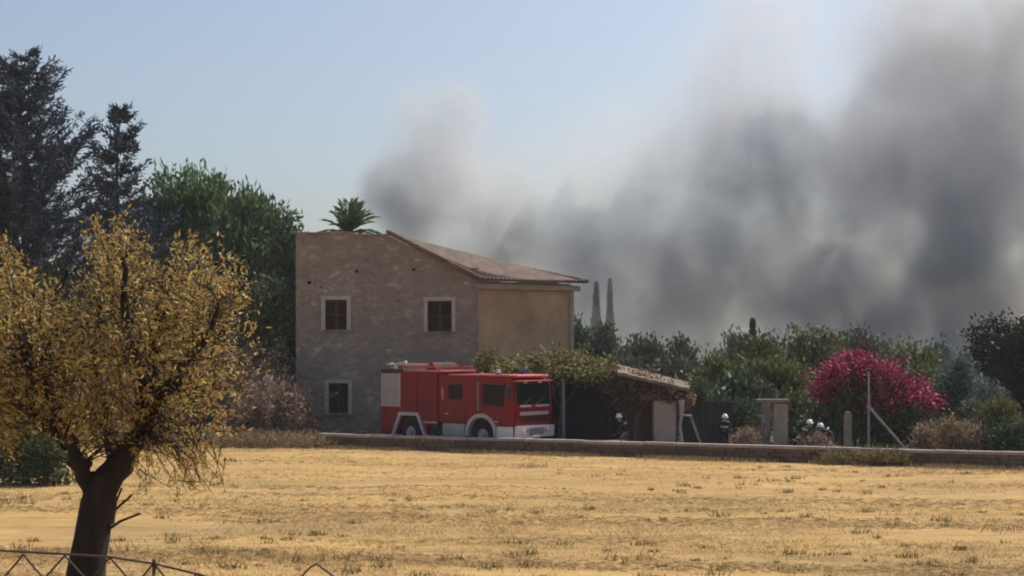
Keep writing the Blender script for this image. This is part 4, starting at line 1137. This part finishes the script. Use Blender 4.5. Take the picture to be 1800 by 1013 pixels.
bm = bmesh.new(); bar(bm, k_ + Vector((0, 0, -0.08)), k_ + Vector((0, 0, 0.08)), 0.07, n=10); link('clamp', mesh_bm('clamp', bm), M['steel'], pol)
sp = empty('leaning_plank', (px_x(1224, 61), 61, 0), 'pale plank leaning in the shade right of the lean-to pillar', 'plank')
bm = bmesh.new(); bar(bm, PX(1212, 728, 61.8), (px_x(1236, 61), 61, 0.1), 0.06, n=4); link('board', mesh_bm('plank', bm), M['concrete'], sp)
sp = empty('pale_post', (px_x(1199, 61.5), 61.5, 0), 'pale bent post standing directly right of the lean-to pillar', 'post')
bm = bmesh.new(); q0 = PX(1198, 704, 61.5); q1 = PX(1198, 730, 61.5); q2 = PX(1195, 750, 61.5)
bar(bm, q0, q1, 0.11, 0.08, 8); bar(bm, q1, q2, 0.07, 0.06, 8); bar(bm, q2, (px_x(1200, 61.5), 61.5, 0), 0.06, 0.08, 8)
link('shaft', mesh_bm('pale_shaft', bm), M['white_fabric'], sp)
bm = bmesh.new(); bar(bm, q1, PX(1216, 731, 61.6), 0.05, n=6); link('arm', mesh_bm('arm', bm), M['white_fabric'], sp)
# black panels put in for the shade of a dark doorway behind them
ig = empty('dark_doorway', (px_x(1240, 64), 64, 0), 'black panels put in for a dark doorway between the lean-to and the dry scrub', 'gate')
for i in range(7):
    bm = bmesh.new(); x = px_x(1198 + i * 13, 64)
    box(bm, (x + 0.15, 64 + 0.01 * (i % 2), 1.0), (0.29, 0.04, 1.9)); link('panel', mesh_bm('doorway_panel', bm), M['black'], ig)
bm = bmesh.new()
for z in (0.25, 1.75): box(bm, (px_x(1241, 63.95), 63.95, z), (2.3, 0.05, 0.08))
link('frame', mesh_bm('doorway_frame', bm), M['black'], ig)

# ------------------------------------------------------------------ firefighters
def person(label, loc, rz, hip, head, hands, lean, trousers, knee_f=0.12, legs_spread=0.16, seed=0, helmet=True, coat='jacket'):
    """one skinned body; local frame: x = facing direction, z up. hip = hip height, head=(x,z) of head centre"""
    root = empty('person', loc, label, 'person', 'firefighters behind the low wall', rz)
    hx, hz = head
    V = []; E = []; Rr = []
    def v(co, r, par=None):
        V.append(co); Rr.append(r); 
        if par is not None: E.append((par, len(V) - 1))
        return len(V) - 1
    dx = hx; 
    pel = v((0, 0, hip), (0.155, 0.125))
    wst = v((dx * 0.25, 0, hip + (hz - hip) * 0.27), (0.15, 0.115), pel)
    ch = v((dx * 0.60, 0, hip + (hz - hip) * 0.55), (0.185, 0.125), wst)
    nk = v((dx * 0.84, 0, hip + (hz - hip) * 0.80), (0.075, 0.07), ch)
    hd0 = v((dx * 0.96, 0, hz - 0.04), (0.08, 0.085), nk)
    hd = v((dx * 1.0, 0, hz + 0.06), (0.085, 0.095), hd0)
    top = v((dx * 1.0, 0, hz + 0.12), (0.055, 0.06), hd)
    for k, sg in enumerate((-1, 1)):
        hp = v((0.0, sg * 0.10, hip - 0.07), (0.105, 0.105), pel)
        kx = knee_f + (0.10 if sg > 0 else -0.08)
        kn = v((kx, sg * legs_spread, hip * 0.53), (0.078, 0.075), hp)
        an = v((kx - 0.12, sg * legs_spread, 0.10), (0.058, 0.055), kn)
        he = v((kx - 0.12, sg * legs_spread, 0.045), (0.06, 0.045), an)
        to = v((kx + 0.08, sg * (legs_spread + 0.02), 0.04), (0.045, 0.035), he)
        sh = v((dx * 0.70, sg * 0.20, hip + (hz - hip) * 0.66), (0.078, 0.075), ch)
        hb = hands[k]
        shp = Vector(V[sh]); hbp = Vector(hb)
        mid = (shp + hbp) / 2; need = 0.30
        dd = (hbp - shp).length / 2; off = math.sqrt(max(0.0, need ** 2 - dd ** 2)) if dd < need else 0
        el = v((mid.x - off * 0.4, mid.y + sg * off * 0.5, mid.z - off * 0.75), (0.055, 0.052), sh)
        wr = v(tuple(hbp), (0.036, 0.034), el)
    me = bpy.data.meshes.new('body'); me.from_pydata([tuple(c) for c in V], E, [])
    me.materials.append(M[coat]); me.materials.append(M[trousers]); me.materials.append(M['skin'])
    o = bpy.data.objects.new('body', me); C.objects.link(o); o.parent = root
    bpy.context.view_layer.objects.active = o
    sk = o.modifiers.new('skin', 'SKIN'); sk.use_smooth_shade = True
    sv = me.skin_vertices[0].data
    for i, r in enumerate(Rr): sv[i].radius = r
    sv[0].use_root = True
    ss = o.modifiers.new('sub', 'SUBSURF'); ss.levels = 2; ss.render_levels = 2
    dg = bpy.context.evaluated_depsgraph_get()
    me2 = bpy.data.meshes.new_from_object(o.evaluated_get(dg))
    o.modifiers.clear(); o.data = me2
    if len(me2.materials) < 3:
        me2.materials.clear()
        for n_ in (coat, trousers, 'skin'): me2.materials.append(M[n_])
    headp = Vector((hx, 0, hz))
    for p in me2.polygons:
        c = p.center
        if (c - headp).length < 0.19 and c.z > hz - 0.09: p.material_index = 2
        elif c.z < hip - 0.10 and abs(c.y) < legs_spread + 0.12 and c.x < 0.35: p.material_index = 1
        else: p.material_index = 0
    # face: nose, eyes
    bm = bmesh.new(); fx = hx + 0.09
    box(bm, (fx + 0.012, 0, hz + 0.03), (0.03, 0.025, 0.045), 0, 0.008); box(bm, (fx, 0, hz - 0.03), (0.012, 0.05, 0.012))
    for sg in (-1, 1): box(bm, (hx, sg * 0.088, hz + 0.03), (0.035, 0.02, 0.055), 0, 0.008)
    local('face', mesh_bm('face', bm), M['skin'], root)
    bm = bmesh.new()
    for sg in (-1, 1): box(bm, (fx + 0.002, sg * 0.033, hz + 0.055), (0.012, 0.022, 0.012))
    local('eyes', mesh_bm('eyes', bm), M['black'], root)
    # boots
    for sg in (-1, 1):
        kx = knee_f + (0.10 if sg > 0 else -0.08) - 0.12
        bm = bmesh.new(); box(bm, (kx + 0.05, sg * legs_spread, 0.045), (0.30, 0.11, 0.09), 0, 0.03); bar(bm, (kx, sg * legs_spread, 0.05), (kx + 0.01, sg * legs_spread, 0.32), 0.075, 0.085, 10)
        local('boot', mesh_bm('boot', bm, True), M['black'], root)
    # gloves with five fingers
    for k, sg in enumerate((-1, 1)):
        h = Vector(hands[k]); bm = bmesh.new()
        dr = Vector((0.75, 0, -0.66)); 
        box(bm, h + dr * 0.045, (0.085, 0.075, 0.04), 0, 0.012, )
        for f in range(4):
            y = (f - 1.5) * 0.021; ln = (0.035, 0.042, 0.038, 0.03)[f]
            a_ = h + dr * 0.085 + Vector((0, y, 0)); b_ = a_ + dr * ln; c_ = b_ + Vector((-0.2, 0, -0.98)) * ln * 0.8
            bar(bm, a_, b_, 0.0105, n=6); bar(bm, b_, c_, 0.0095, 0.008, n=6)
        a_ = h + dr * 0.03 + Vector((0, -sg * 0.035, 0)); b_ = a_ + Vector((0.02, -sg * 0.028, -0.015)); bar(bm, a_, b_, 0.012, n=6); bar(bm, b_, b_ + Vector((0.025, -sg * 0.004, -0.02)), 0.011, 0.008, n=6)
        local('glove', mesh_bm('glove', bm), M['glove'], root)
    if helmet:
        bm = bmesh.new()
        r = bmesh.ops.create_uvsphere(bm, u_segments=20, v_segments=12, radius=0.128)
        bmesh.ops.transform(bm, matrix=Matrix.Translation((hx - 0.005, 0, hz + 0.095)) @ Matrix.Diagonal((1.1, 0.95, 0.85, 1)), verts=r['verts'])
        bmesh.ops.bisect_plane(bm, geom=bm.verts[:] + bm.edges[:] + bm.faces[:], plane_co=(0, 0, hz + 0.07), plane_no=(0, 0, -1), clear_outer=True)
        bar(bm, (hx, 0, hz + 0.065), (hx, 0, hz + 0.08), 0.155, 0.14, 20)
        box(bm, (hx, 0, hz + 0.215), (0.22, 0.022, 0.03), 0, 0.008)
        ho = local('helmet', mesh_bm('helmet', bm, True), M['helmet'], root)
        bm = bmesh.new(); bar(bm, (hx, 0, hz + 0.045), (hx, 0, hz + 0.067), 0.135, 0.145, 18); local('neck_guard', mesh_bm('guard', bm), M['black'], ho)
    # reflective bands round the chest and ankles
    cx, cz = dx * 0.45, hip + (hz - hip) * 0.42
    bm = bmesh.new(); ax = Vector((dx, 0, hz - hip)).normalized()
    bar(bm, Vector((cx, 0, cz)) - ax * 0.03, Vector((cx, 0, cz)) + ax * 0.03, 0.185, 0.19, 16)
    for v_ in bm.verts: v_.co.y *= 1.0; 
    local('reflective_band', mesh_bm('band', bm, True), M['reflect'], root)
    return root
gz = 0.07
person('firefighter with a white helmet bending in front of the dark carport', (px_x(1101, 62.5), 62.5, gz), R(170), 0.82, (0.30, 1.22), ((0.48, -0.14, 0.62), (0.42, 0.16, 0.60)), 0.3, 'trousers_grey')
person('firefighter in black seen by the dark doorway, white helmet, stooping', (px_x(1272, 60.8), 60.8, gz), R(-80), 0.84, (0.16, 1.30), ((0.40, -0.14, 0.90), (0.40, 0.16, 0.92)), 0.2, 'jacket')
person('firefighter with a shiny white helmet crouching at the left of the magenta bush', (px_x(1413, 59.2), 59.2, gz), R(20), 0.74, (0.26, 1.13), ((0.46, -0.14, 0.60), (0.44, 0.16, 0.60)), 0.3, 'jacket', knee_f=0.2)
person('firefighter in grey trousers bending low between the crouching one and the concrete post', (px_x(1462, 59.6), 59.6, gz), R(165), 0.78, (0.44, 0.98), ((0.56, -0.14, 0.45), (0.54, 0.16, 0.42)), 0.5, 'trousers_grey')
# canvas hose lying along the verge
rg = np.random.default_rng(5)
hp = []
for i in range(60):
    px = 1090 + i * 6.2; q = px_x(px, 60); x = q
    hp.append((x, wallY(x) + 1.5 + 0.35 * math.sin(i * 0.35) + 0.1 * math.sin(i * 1.3), 0.11))
V, Fq = tube_np(hp, np.full(60, 0.035), 8)
tag(link('fire_hose', mesh_np('fire_hose', V, Fq, True), M['hose']), 'pale canvas fire hose lying on the road behind the low wall by the firefighters', 'hose')

# ------------------------------------------------------------------ dry grass heap against the wall and verge tufts
def blades(P, H, W, rg, lean=0.35):
    n = len(P)
    az = rg.uniform(0, 2 * np.pi, n); s = np.stack([np.cos(az), np.sin(az), np.zeros(n)], 1)
    ln = rg.normal(size=(n, 3)) * lean; ln[:, 2] = 0
    H = H * rg.uniform(0.5, 1.4, n)[:, None]
    a = P - s * W / 2; b = P + s * W / 2; c = P + (np.array([0, 0, 1]) + ln) * H
    return np.stack([a, b, c], 1).reshape(-1, 3), np.arange(3 * n).reshape(-1, 3)
heap = [blob_px(1480, 806, 42, 9, 55.2), blob_px(1545, 803, 45, 10, 54.6), blob_px(1590, 810, 20, 6, 54.2)]
me, _ = crown_mesh('grass_heap', heap, 420, 16, 0.10, 0.22, 0.02, 81, up=0.0, shell=0.6)
tag(link('dry_grass_heap', me, M['weed']), 'flattened heap of dry yellow grass against the wall below the steel pole', 'dry grass')

# stubble and weeds over the field (uncountable)
def gzv(P): return np.array([ground_z(x, y) for x, y in P])
rg = np.random.default_rng(91)
def scatter(n, d0, d1, margin=0.40):
    # even per picture row: depth density ~ 1/d^2
    u = rg.uniform(0, 1, n); d = 1 / (1 / d0 + (1 / d1 - 1 / d0) * u)
    x = rg.uniform(-margin, margin, n) * d
    keep = d < (61.2 - 0.484 * x) - 0.35
    return x[keep], d[keep]
x, y = scatter(70000, 22, 68)
msk = np.array([noise.noise(Vector((a * 0.12, b * 0.45, 1.7))) + 0.5 * noise.noise(Vector((a * 0.5, b * 1.4, 5.0))) for a, b in zip(x, y)])
keep = rg.uniform(-0.3, 0.45, len(x)) < msk; x = x[keep]; y = y[keep]
P = np.stack([x, y, gzv(np.stack([x, y], 1)) - 0.01], 1)
k = np.repeat(np.arange(len(P)), 4); PP = P[k] + rg.normal(size=(len(k), 3)) * np.array([0.06, 0.06, 0])
V, Fq = blades(PP, 0.06, 0.022, rg, 0.8)
tag(link('stubble', mesh_np('stubble', V, Fq), M['straw']), 'short golden straw stubble covering the field', 'stubble', kind='stuff')
# loose straw lying in swaths
x, y = scatter(130000, 22, 66)
msk = np.array([noise.noise(Vector((a * 0.05, b * 0.55 + a * 0.05, 9.7))) for a, b in zip(x, y)])
keep = msk > rg.uniform(0.02, 0.3, len(msk)); x = x[keep]; y = y[keep]
P = np.stack([x, y, gzv(np.stack([x, y], 1)) + rg.uniform(0.005, 0.035, len(x))], 1)
ax = rg.normal(size=P.shape) * np.array([1, 0.6, 0.06])
V, Fq = leaf_quads(P, ax, 0.20, 0.022, rg)
tag(link('loose_straw', mesh_np('loose_straw', V, Fq), M['straw']), 'pale loose straw lying in swaths across the field', 'straw', kind='stuff')
# scattered weeds
A = Acc()
x, y = scatter(650, 22, 56)
msk = np.array([noise.noise(Vector((a * 0.10, b * 0.22, 21.7))) for a, b in zip(x, y)])
keep = msk > -0.05; x = x[keep]; y = y[keep]
for a_, b_ in zip(x, y):
    n = rg.integers(8, 40); sz = rg.uniform(0.07, 0.19) * (1.0 if rg.uniform() < 0.9 else 1.7)
    P = np.array([a_, b_, ground_z(a_, b_)]) + rg.normal(size=(n, 3)) * np.array([sz * 0.8, sz * 0.5, 0]) 
    V, Fq = blades(P, sz * 0.75, 0.028, rg, 0.5)
    A.add(V, Fq)
tag(link('field_weeds', A.mesh('field_weeds'), M['weed']), 'scattered brownish green weeds growing in the stubble field', 'weeds', kind='stuff')
# verge grass at the foot of the wall
n = 26000
s_ = rg.uniform(-14, LW, n); o_ = -rg.uniform(0.16, 1.5, n) ** 1.0 * rg.uniform(0.2, 1, n) - 0.14
P = np.array([p0.x, p0.y, 0]) + s_[:, None] * np.array(udir) + o_[:, None] * np.array(ndir)
keepn = np.array([noise.noise(Vector((q * 0.5, 4.4, 0))) for q in s_]) > rg.uniform(-0.5, 0.35, n)
P = P[keepn]
V, Fq = blades(P, 0.16, 0.025, rg, 0.5)
tag(link('verge_grass', mesh_np('verge_grass', V, Fq), M['dry_grass']), 'dry grass fringe along the foot of the low stone wall', 'dry grass', kind='stuff')

# ------------------------------------------------------------------ foreground almond tree
def almond():
    rg = np.random.default_rng(303)
    d = 12.6; s = F / d
    def W_(px, py, dd=0.0): p = PX(px, py, d + dd); return np.array([p.x, p.y, p.z])
    base = np.array([px_x(146, d), d, 1.15])
    root = empty('almond_tree', (base[0], base[1], 1.3), 'golden leaved almond tree with a dark forked trunk in the left foreground', 'tree')
    T = Acc()
    tr = [base, W_(150, 1010), W_(161, 940), W_(172, 885), W_(186, 835)]
    T.add(*tube_np(tr, np.array([0.21, 0.152, 0.140, 0.138, 0.12]), 14, 0.05, rg))
    limbs = [([(176, 900, 0), (152, 835, -.04), (132, 800, -.1), (100, 740, -.25), (78, 670, -.4), (50, 600, -.5)], 0.075),
             ([(172, 915, 0), (200, 835, 0), (232, 785, .05), (252, 720, .1), (270, 640, .15), (290, 560, .2), (305, 490, .2)], 0.135),
             ([(205, 815, 0), (190, 760, .3), (170, 690, .5), (165, 600, .6), (180, 500, .7), (200, 430, .7)], 0.07),
             ([(245, 745, .1), (290, 690, -.2), (330, 640, -.4), (365, 590, -.5), (385, 530, -.6)], 0.06),
             ([(120, 780, -.1), (60, 720, .3), (0, 680, .6), (-60, 620, .8)], 0.06),
             ([(262, 680, .1), (230, 600, -.5), (215, 520, -.7), (230, 440, -.8)], 0.055),
             ([(85, 700, -.3), (90, 620, .5), (100, 540, .8), (120, 470, .9)], 0.05)]
    paths = []
    for pts, r in limbs:
        P = np.array([W_(*p) for p in pts]); n = 14
        t0 = np.linspace(0, 1, len(P)); t1 = np.linspace(0, 1, n)
        Q = np.stack([np.interp(t1, t0, P[:, i]) for i in range(3)], 1); Q[1:-1] += rg.normal(size=(n - 2, 3)) * 0.018
        T.add(*tube_np(Q, r * (1 - 0.82 * t1) + 0.006, 9, 0.05, rg)); paths.append(Q)
    # cut stubs
    for p, q, r in (((150, 825, -.05), (126, 806, -.12), 0.085), ((185, 915, 0), (232, 870, .05), 0.012), ((185, 935, 0), (246, 903, -.1), 0.013), ((190, 940, 0), (214, 858, -.1), 0.012)):
        a, b = W_(*p), W_(*q); T.add(*tube_np([a, (a + b) / 2 + rg.normal(size=3) * 0.01, b], [r, r * 0.9, r * 0.75], 8))
    link('trunk', T.mesh('almond_trunk', True), M['bark_dark'], root)
    # crown envelope in photo space (only to measure the crown's shape), branchlets fill it
    env = [(20, 590, 100, 110), (205, 470, 62, 75), (340, 520, 85, 85), (200, 610, 150, 110), (50, 700, 130, 85), (315, 640, 110, 90), (-20, 540, 70, 90), (170, 735, 95, 50), (-60, 620, 80, 140), (400, 570, 60, 100), (290, 800, 70, 55), (360, 815, 60, 50), (350, 730, 90, 60), (10, 470, 40, 60)]
    wt = [1.2, 0.7, 1.1, 1.7, 1.3, 0.8, 0.7, 0.6, 0.6, 0.25, 0.22, 0.14, 0.22, 0.15]
    wt = np.array(wt) / sum(wt)
    allp = np.concatenate([q[4:] for q in paths])
    B = Acc(); Lf = Acc()
    for i in range(1900):
        e = env[rg.choice(len(env), p=wt)]
        dv = rg.normal(size=3); dv /= np.linalg.norm(dv); rr = rg.uniform(0, 1) ** 0.42 * (1 + 0.12 * abs(rg.normal()))
        tip = W_(e[0] + dv[0] * e[2] * rr, e[1] + dv[2] * e[3] * rr, dv[1] * rr * 1.05)
        # attach to the nearest limb point below the tip
        dd = np.linalg.norm(allp - tip, axis=1) + 0.8 * np.maximum(0, allp[:, 2] - tip[2])
        a = allp[np.argsort(dd)[rg.integers(0, 4)]]
        droop = e[1] > 760
        tt = np.linspace(0, 1, 6)[:, None]
        mid = np.array([0, 0, 0.16 if droop else -0.03]) * np.linalg.norm(tip - a)
        Q = a + (tip - a) * tt + mid * np.sin(tt * np.pi) * 1.2 + np.vstack([np.zeros(3), rg.normal(size=(4, 3)) * 0.025, np.zeros(3)])
        if i % 6 == 0 or droop or (e[0] > 380 and i % 2 == 0): B.add(*tube_np(Q, 0.007 * (1 - 0.7 * tt[:, 0]), 4))
        # twig end with leaves
        ln = rg.uniform(0.14, 0.34); dr = tip - a; dr /= np.linalg.norm(dr) + 1e-6
        dr = dr * 0.6 + rg.normal(size=3) * 0.45 + np.array([0, 0, -1.1 if droop else 0.55]); dr /= np.linalg.norm(dr)
        tw = tip + dr * ln * (tt - 0.5)
        B.add(*tube_np(tw, 0.0045 * (1.3 - tt[:, 0]), 3))
        nl = rg.integers(9, 24) if e[0] < 380 else rg.integers(3, 10)
        u = rg.uniform(0, 1, nl)
        P = tip + dr * ln * (u - 0.5)[:, None] * 1.1 + rg.normal(size=(nl, 3)) * 0.018
        ax = dr * 0.7 + rg.normal(size=(nl, 3)) * 0.8 + np.array([0, 0, -0.15])
        Lf.add(*leaf_quads(P, ax, 0.05, 0.0145, rg))
    link('branches', B.mesh('almond_branches', True), M['bark_dark'], root)
    link('crown', Lf.mesh('almond_leaves'), M['almond_leaf'], root)
almond()

# ------------------------------------------------------------------ wire fence in the foreground
fr = empty('wire_fence', (px_x(200, 10), 10, 1.3), 'rusty wire fence with zigzag wires along the lower left edge', 'fence')
fd = 10.0
def W2(px, py, o=0): return PX(px, py, fd + o)
topw = [(-160, 962), (0, 968), (110, 974), (190, 979), (270, 991), (350, 1010), (430, 1034), (560, 1060), (760, 1080)]
V, Fq = tube_np([W2(*p) for p in topw], np.full(len(topw), 0.0085), 6)
link('top_wire', mesh_np('top_wire', V, Fq, True), M['rust'], fr)
peaks = [(-36, 969), (41, 973), (114, 975), (193, 980), (270, 992), (346, 1010)]
for i, (a, b) in enumerate(peaks):
    for sg in (-1, 1):
        n_ = 8; pts = []
        for j in range(n_):
            t_ = j / (n_ - 1)
            pts.append(W2(a + sg * 75 * t_ * 1.0 * (1 + 0.0), b + 92 * t_ + 2 * math.sin(t_ * 5 + i), 0.01 * sg))
        V, Fq = tube_np(pts, np.full(n_, 0.007), 5)
        link('zigzag_wire', mesh_np('zigzag', V, Fq, True), M['rust'], fr)
V, Fq = tube_np([W2(500, 1050), W2(528, 1016), W2(545, 998), W2(556, 991), W2(568, 1000), W2(590, 1016), W2(630, 1050)], np.full(7, 0.007), 5)
link('zigzag_wire', mesh_np('zigzag', V, Fq, True), M['rust'], fr)
for px, py in ((-120, 955), (470, 1040), (760, 1075)):
    bm = bmesh.new(); p = W2(px, py, 0.03); bar(bm, (p.x, p.y, 1.1), p, 0.03, n=8)
    link('post', mesh_bm('fence_post', bm), M['rust'], fr)
V, Fq = tube_np([W2(270, 983, 0.0), W2(272, 992), W2(270, 1013)], [0.009, 0.016, 0.009], 6)
link('wire_tie', mesh_np('tie', V, Fq, True), M['rust'], fr)

# ------------------------------------------------------------------ smoke
def smoke_material(name, colour, seedoff, nscale=0.07, lo=0.40, hi=0.62):
    m = bpy.data.materials.new(name); m.use_nodes = True; t = m.node_tree
    t.nodes.remove(t.nodes['Principled BSDF'])
    L = t.links.new
    pv = t.nodes.new('ShaderNodeVolumePrincipled')
    pv.inputs['Color'].default_value = (*colour, 1); pv.inputs['Anisotropy'].default_value = 0.1
    tc = t.nodes.new('ShaderNodeTexCoord'); g = t.nodes.new('ShaderNodeNewGeometry'); oi = t.nodes.new('ShaderNodeObjectInfo')
    ln = t.nodes.new('ShaderNodeVectorMath'); ln.operation = 'LENGTH'; L(tc.outputs['Object'], ln.inputs[0])
    n = t.nodes.new('ShaderNodeTexNoise'); n.inputs['Scale'].default_value = nscale; n.inputs['Detail'].default_value = 3; n.inputs['Roughness'].default_value = 0.55
    mp = t.nodes.new('ShaderNodeMapping'); mp.inputs['Location'].default_value = (seedoff, 0, seedoff * 0.3); mp.inputs['Scale'].default_value = (1, 1, 0.85)
    L(g.outputs['Position'], mp.inputs[0]); L(mp.outputs[0], n.inputs['Vector'])
    # radius disturbed by noise -> uneven soft edge
    ad = t.nodes.new('ShaderNodeMath'); ad.operation = 'MULTIPLY_ADD'; L(n.outputs[0], ad.inputs[0]); ad.inputs[1].default_value = -1.3; L(ln.outputs['Value'], ad.inputs[2])
    fo = t.nodes.new('ShaderNodeMapRange'); fo.interpolation_type = 'SMOOTHSTEP'
    fo.inputs['From Min'].default_value = 0.28; fo.inputs['From Max'].default_value = -0.55; fo.inputs['To Min'].default_value = 0; fo.inputs['To Max'].default_value = 1
    L(ad.outputs[0], fo.inputs['Value'])
    # hard guarantee of zero at the shell
    ed = t.nodes.new('ShaderNodeMapRange'); ed.interpolation_type = 'SMOOTHSTEP'
    ed.inputs['From Min'].default_value = 0.98; ed.inputs['From Max'].default_value = 0.45
    L(ln.outputs['Value'], ed.inputs['Value'])
    m1 = t.nodes.new('ShaderNodeMath'); m1.operation = 'MULTIPLY'; L(fo.outputs[0], m1.inputs[0]); L(ed.outputs[0], m1.inputs[1])
    m2 = t.nodes.new('ShaderNodeMath'); m2.operation = 'MULTIPLY'; L(m1.outputs[0], m2.inputs[0]); L(oi.outputs['Alpha'], m2.inputs[1])
    n2 = t.nodes.new('ShaderNodeTexNoise'); n2.inputs['Scale'].default_value = nscale * 2.6; n2.inputs['Detail'].default_value = 3; n2.inputs['Roughness'].default_value = 0.6; n2.inputs['Distortion'].default_value = 0.6
    L(mp.outputs[0], n2.inputs['Vector'])
    mr = t.nodes.new('ShaderNodeMapRange'); mr.inputs['From Min'].default_value = 0.36; mr.inputs['From Max'].default_value = 0.66; mr.inputs['To Min'].default_value = 0.15; mr.inputs['To Max'].default_value = 2.1
    L(n2.outputs[0], mr.inputs['Value'])
    m3 = t.nodes.new('ShaderNodeMath'); m3.operation = 'MULTIPLY'; L(m2.outputs[0], m3.inputs[0]); L(mr.outputs[0], m3.inputs[1])
    L(m3.outputs[0], pv.inputs['Density'])
    L(pv.outputs[0], t.nodes['Material Output'].inputs['Volume'])
    return m
SM = {'thin': smoke_material('thin_grey_smoke', (0.85, 0.85, 0.85), 17.0), 'mid': smoke_material('grey_smoke', (0.955, 0.945, 0.925), 3.0), 'dark': smoke_material('dark_smoke', (0.90, 0.885, 0.875), 40.0),
      'black': smoke_material('blackish_smoke', (0.66, 0.66, 0.67), 55.0), 'brown': smoke_material('brownish_smoke', (0.94, 0.91, 0.87), 80.0), 'white': smoke_material('pale_smoke', (0.97, 0.97, 0.97), 120.0)}
ball = {}
def puff(px, py, rx, ry, d, tau, kind, parent, dr=None):
    if kind not in ball:
        bm = bmesh.new(); bmesh.ops.create_icosphere(bm, subdivisions=3, radius=1)
        me = mesh_bm('puff', bm); me.materials.append(SM[kind]); ball[kind] = me
    s = F / d; p = PX(px, py, d); a = rx / s * 1.25; c = ry / s * 1.25; b = dr or (a + c) / 2
    o = bpy.data.objects.new('puff', ball[kind]); C.objects.link(o)
    o.parent = parent; o.location = p; o.scale = (a, b, c)
    o.color = (1, 1, 1, (tau * 0.42 if py < 500 else tau * 0.47) / b)
    o['kind'] = 'stuff'
    return o
def plume(label): 
    e = empty('smoke_plume', (0, 0, 0), label, 'smoke', 'smoke plumes from the fire'); e['kind'] = 'stuff'; return e
p1 = plume('separate grey smoke column rising behind the left end of the farmhouse roof')
for a in ((775, 350, 150, 110, 135, 5.8, 'thin'), (700, 345, 85, 85, 134, 2.6, 'thin'), (745, 230, 85, 100, 137, 1.8, 'thin'), (810, 215, 70, 100, 138, 1.6, 'thin'), (880, 370, 110, 110, 138, 2.9, 'thin'), (790, 450, 170, 90, 136, 4.2, 'thin')):
    puff(*a, p1)
p2 = plume('wide grey smoke bank billowing up in the middle, behind the slim cypresses')
for a in ((970, 360, 170, 150, 142, 1.60, 'mid'), (930, 480, 170, 110, 140, 2.08, 'brown'), (1060, 410, 110, 160, 138, 2.4, 'thin'), (1170, 370, 210, 190, 145, 1.92, 'mid'), (1130, 520, 240, 150, 150, 3.20, 'brown'), (1280, 480, 200, 170, 150, 2.56, 'mid'),
          (1260, 260, 230, 180, 150, 1.8, 'white'), (1090, 260, 210, 130, 152, 0.9, 'white'), (1280, 120, 150, 190, 155, 1.1, 'white'), (1370, 40, 150, 190, 155, 0.9, 'white'), (1330, 270, 150, 150, 146, 1.8, 'thin'), (1370, 420, 150, 180, 148, 1.60, 'mid'),
          (1010, 625, 190, 130, 152, 3.20, 'brown'), (1190, 625, 230, 120, 154, 3.60, 'brown'), (1360, 610, 220, 150, 152, 2.80, 'mid')):
    puff(*a, p2)
p3 = plume('darkest smoke mass filling the right side of the sky above the magenta bush')
for a in ((1580, 400, 230, 260, 140, 6.4, 'dark'), (1480, 560, 200, 150, 146, 4.5, 'dark'), (1640, 250, 240, 210, 145, 4.2, 'mid'), (1780, 330, 220, 250, 142, 6.5, 'dark'),
          (1690, 80, 240, 220, 150, 3.4, 'thin'), (1830, 140, 200, 240, 150, 4.2, 'thin'), (1440, 290, 160, 160, 150, 2.0, 'mid'), (1610, 10, 170, 170, 152, 1.8, 'thin'), (1685, 520, 110, 260, 136, 6.5, 'black'),
          (1850, 560, 200, 150, 134, 4.5, 'brown'), (1600, 620, 200, 130, 150, 5.0, 'dark')):
    puff(*a, p3)
p4 = plume('thin pale smoke drifting low across the far trees right of the farmhouse')
for a in ((1130, 600, 260, 90, 108, 0.3, 'thin'), (1340, 600, 200, 90, 110, 0.3, 'thin')):
    puff(*a, p4, dr=4.0)

# ------------------------------------------------------------------ air: thin smoky haze over the whole place
bm = bmesh.new(); box(bm, (0, 170, 34.5), (760, 400, 71))
hz = link('haze', mesh_bm('haze', bm), None)
hm = bpy.data.materials.new('haze'); hm.use_nodes = True; ht = hm.node_tree
ht.nodes.remove(ht.nodes['Principled BSDF'])
hv = ht.nodes.new('ShaderNodeVolumePrincipled'); hv.inputs['Color'].default_value = (0.82, 0.86, 0.95, 1); hv.inputs['Density'].default_value = 0.00028; hv.inputs['Anisotropy'].default_value = 0.2
ht.links.new(hv.outputs[0], ht.nodes['Material Output'].inputs['Volume'])
hz.data.materials.append(hm)
tag(hz, 'thin smoky haze hanging in the air over field, house and trees', 'haze', kind='stuff')
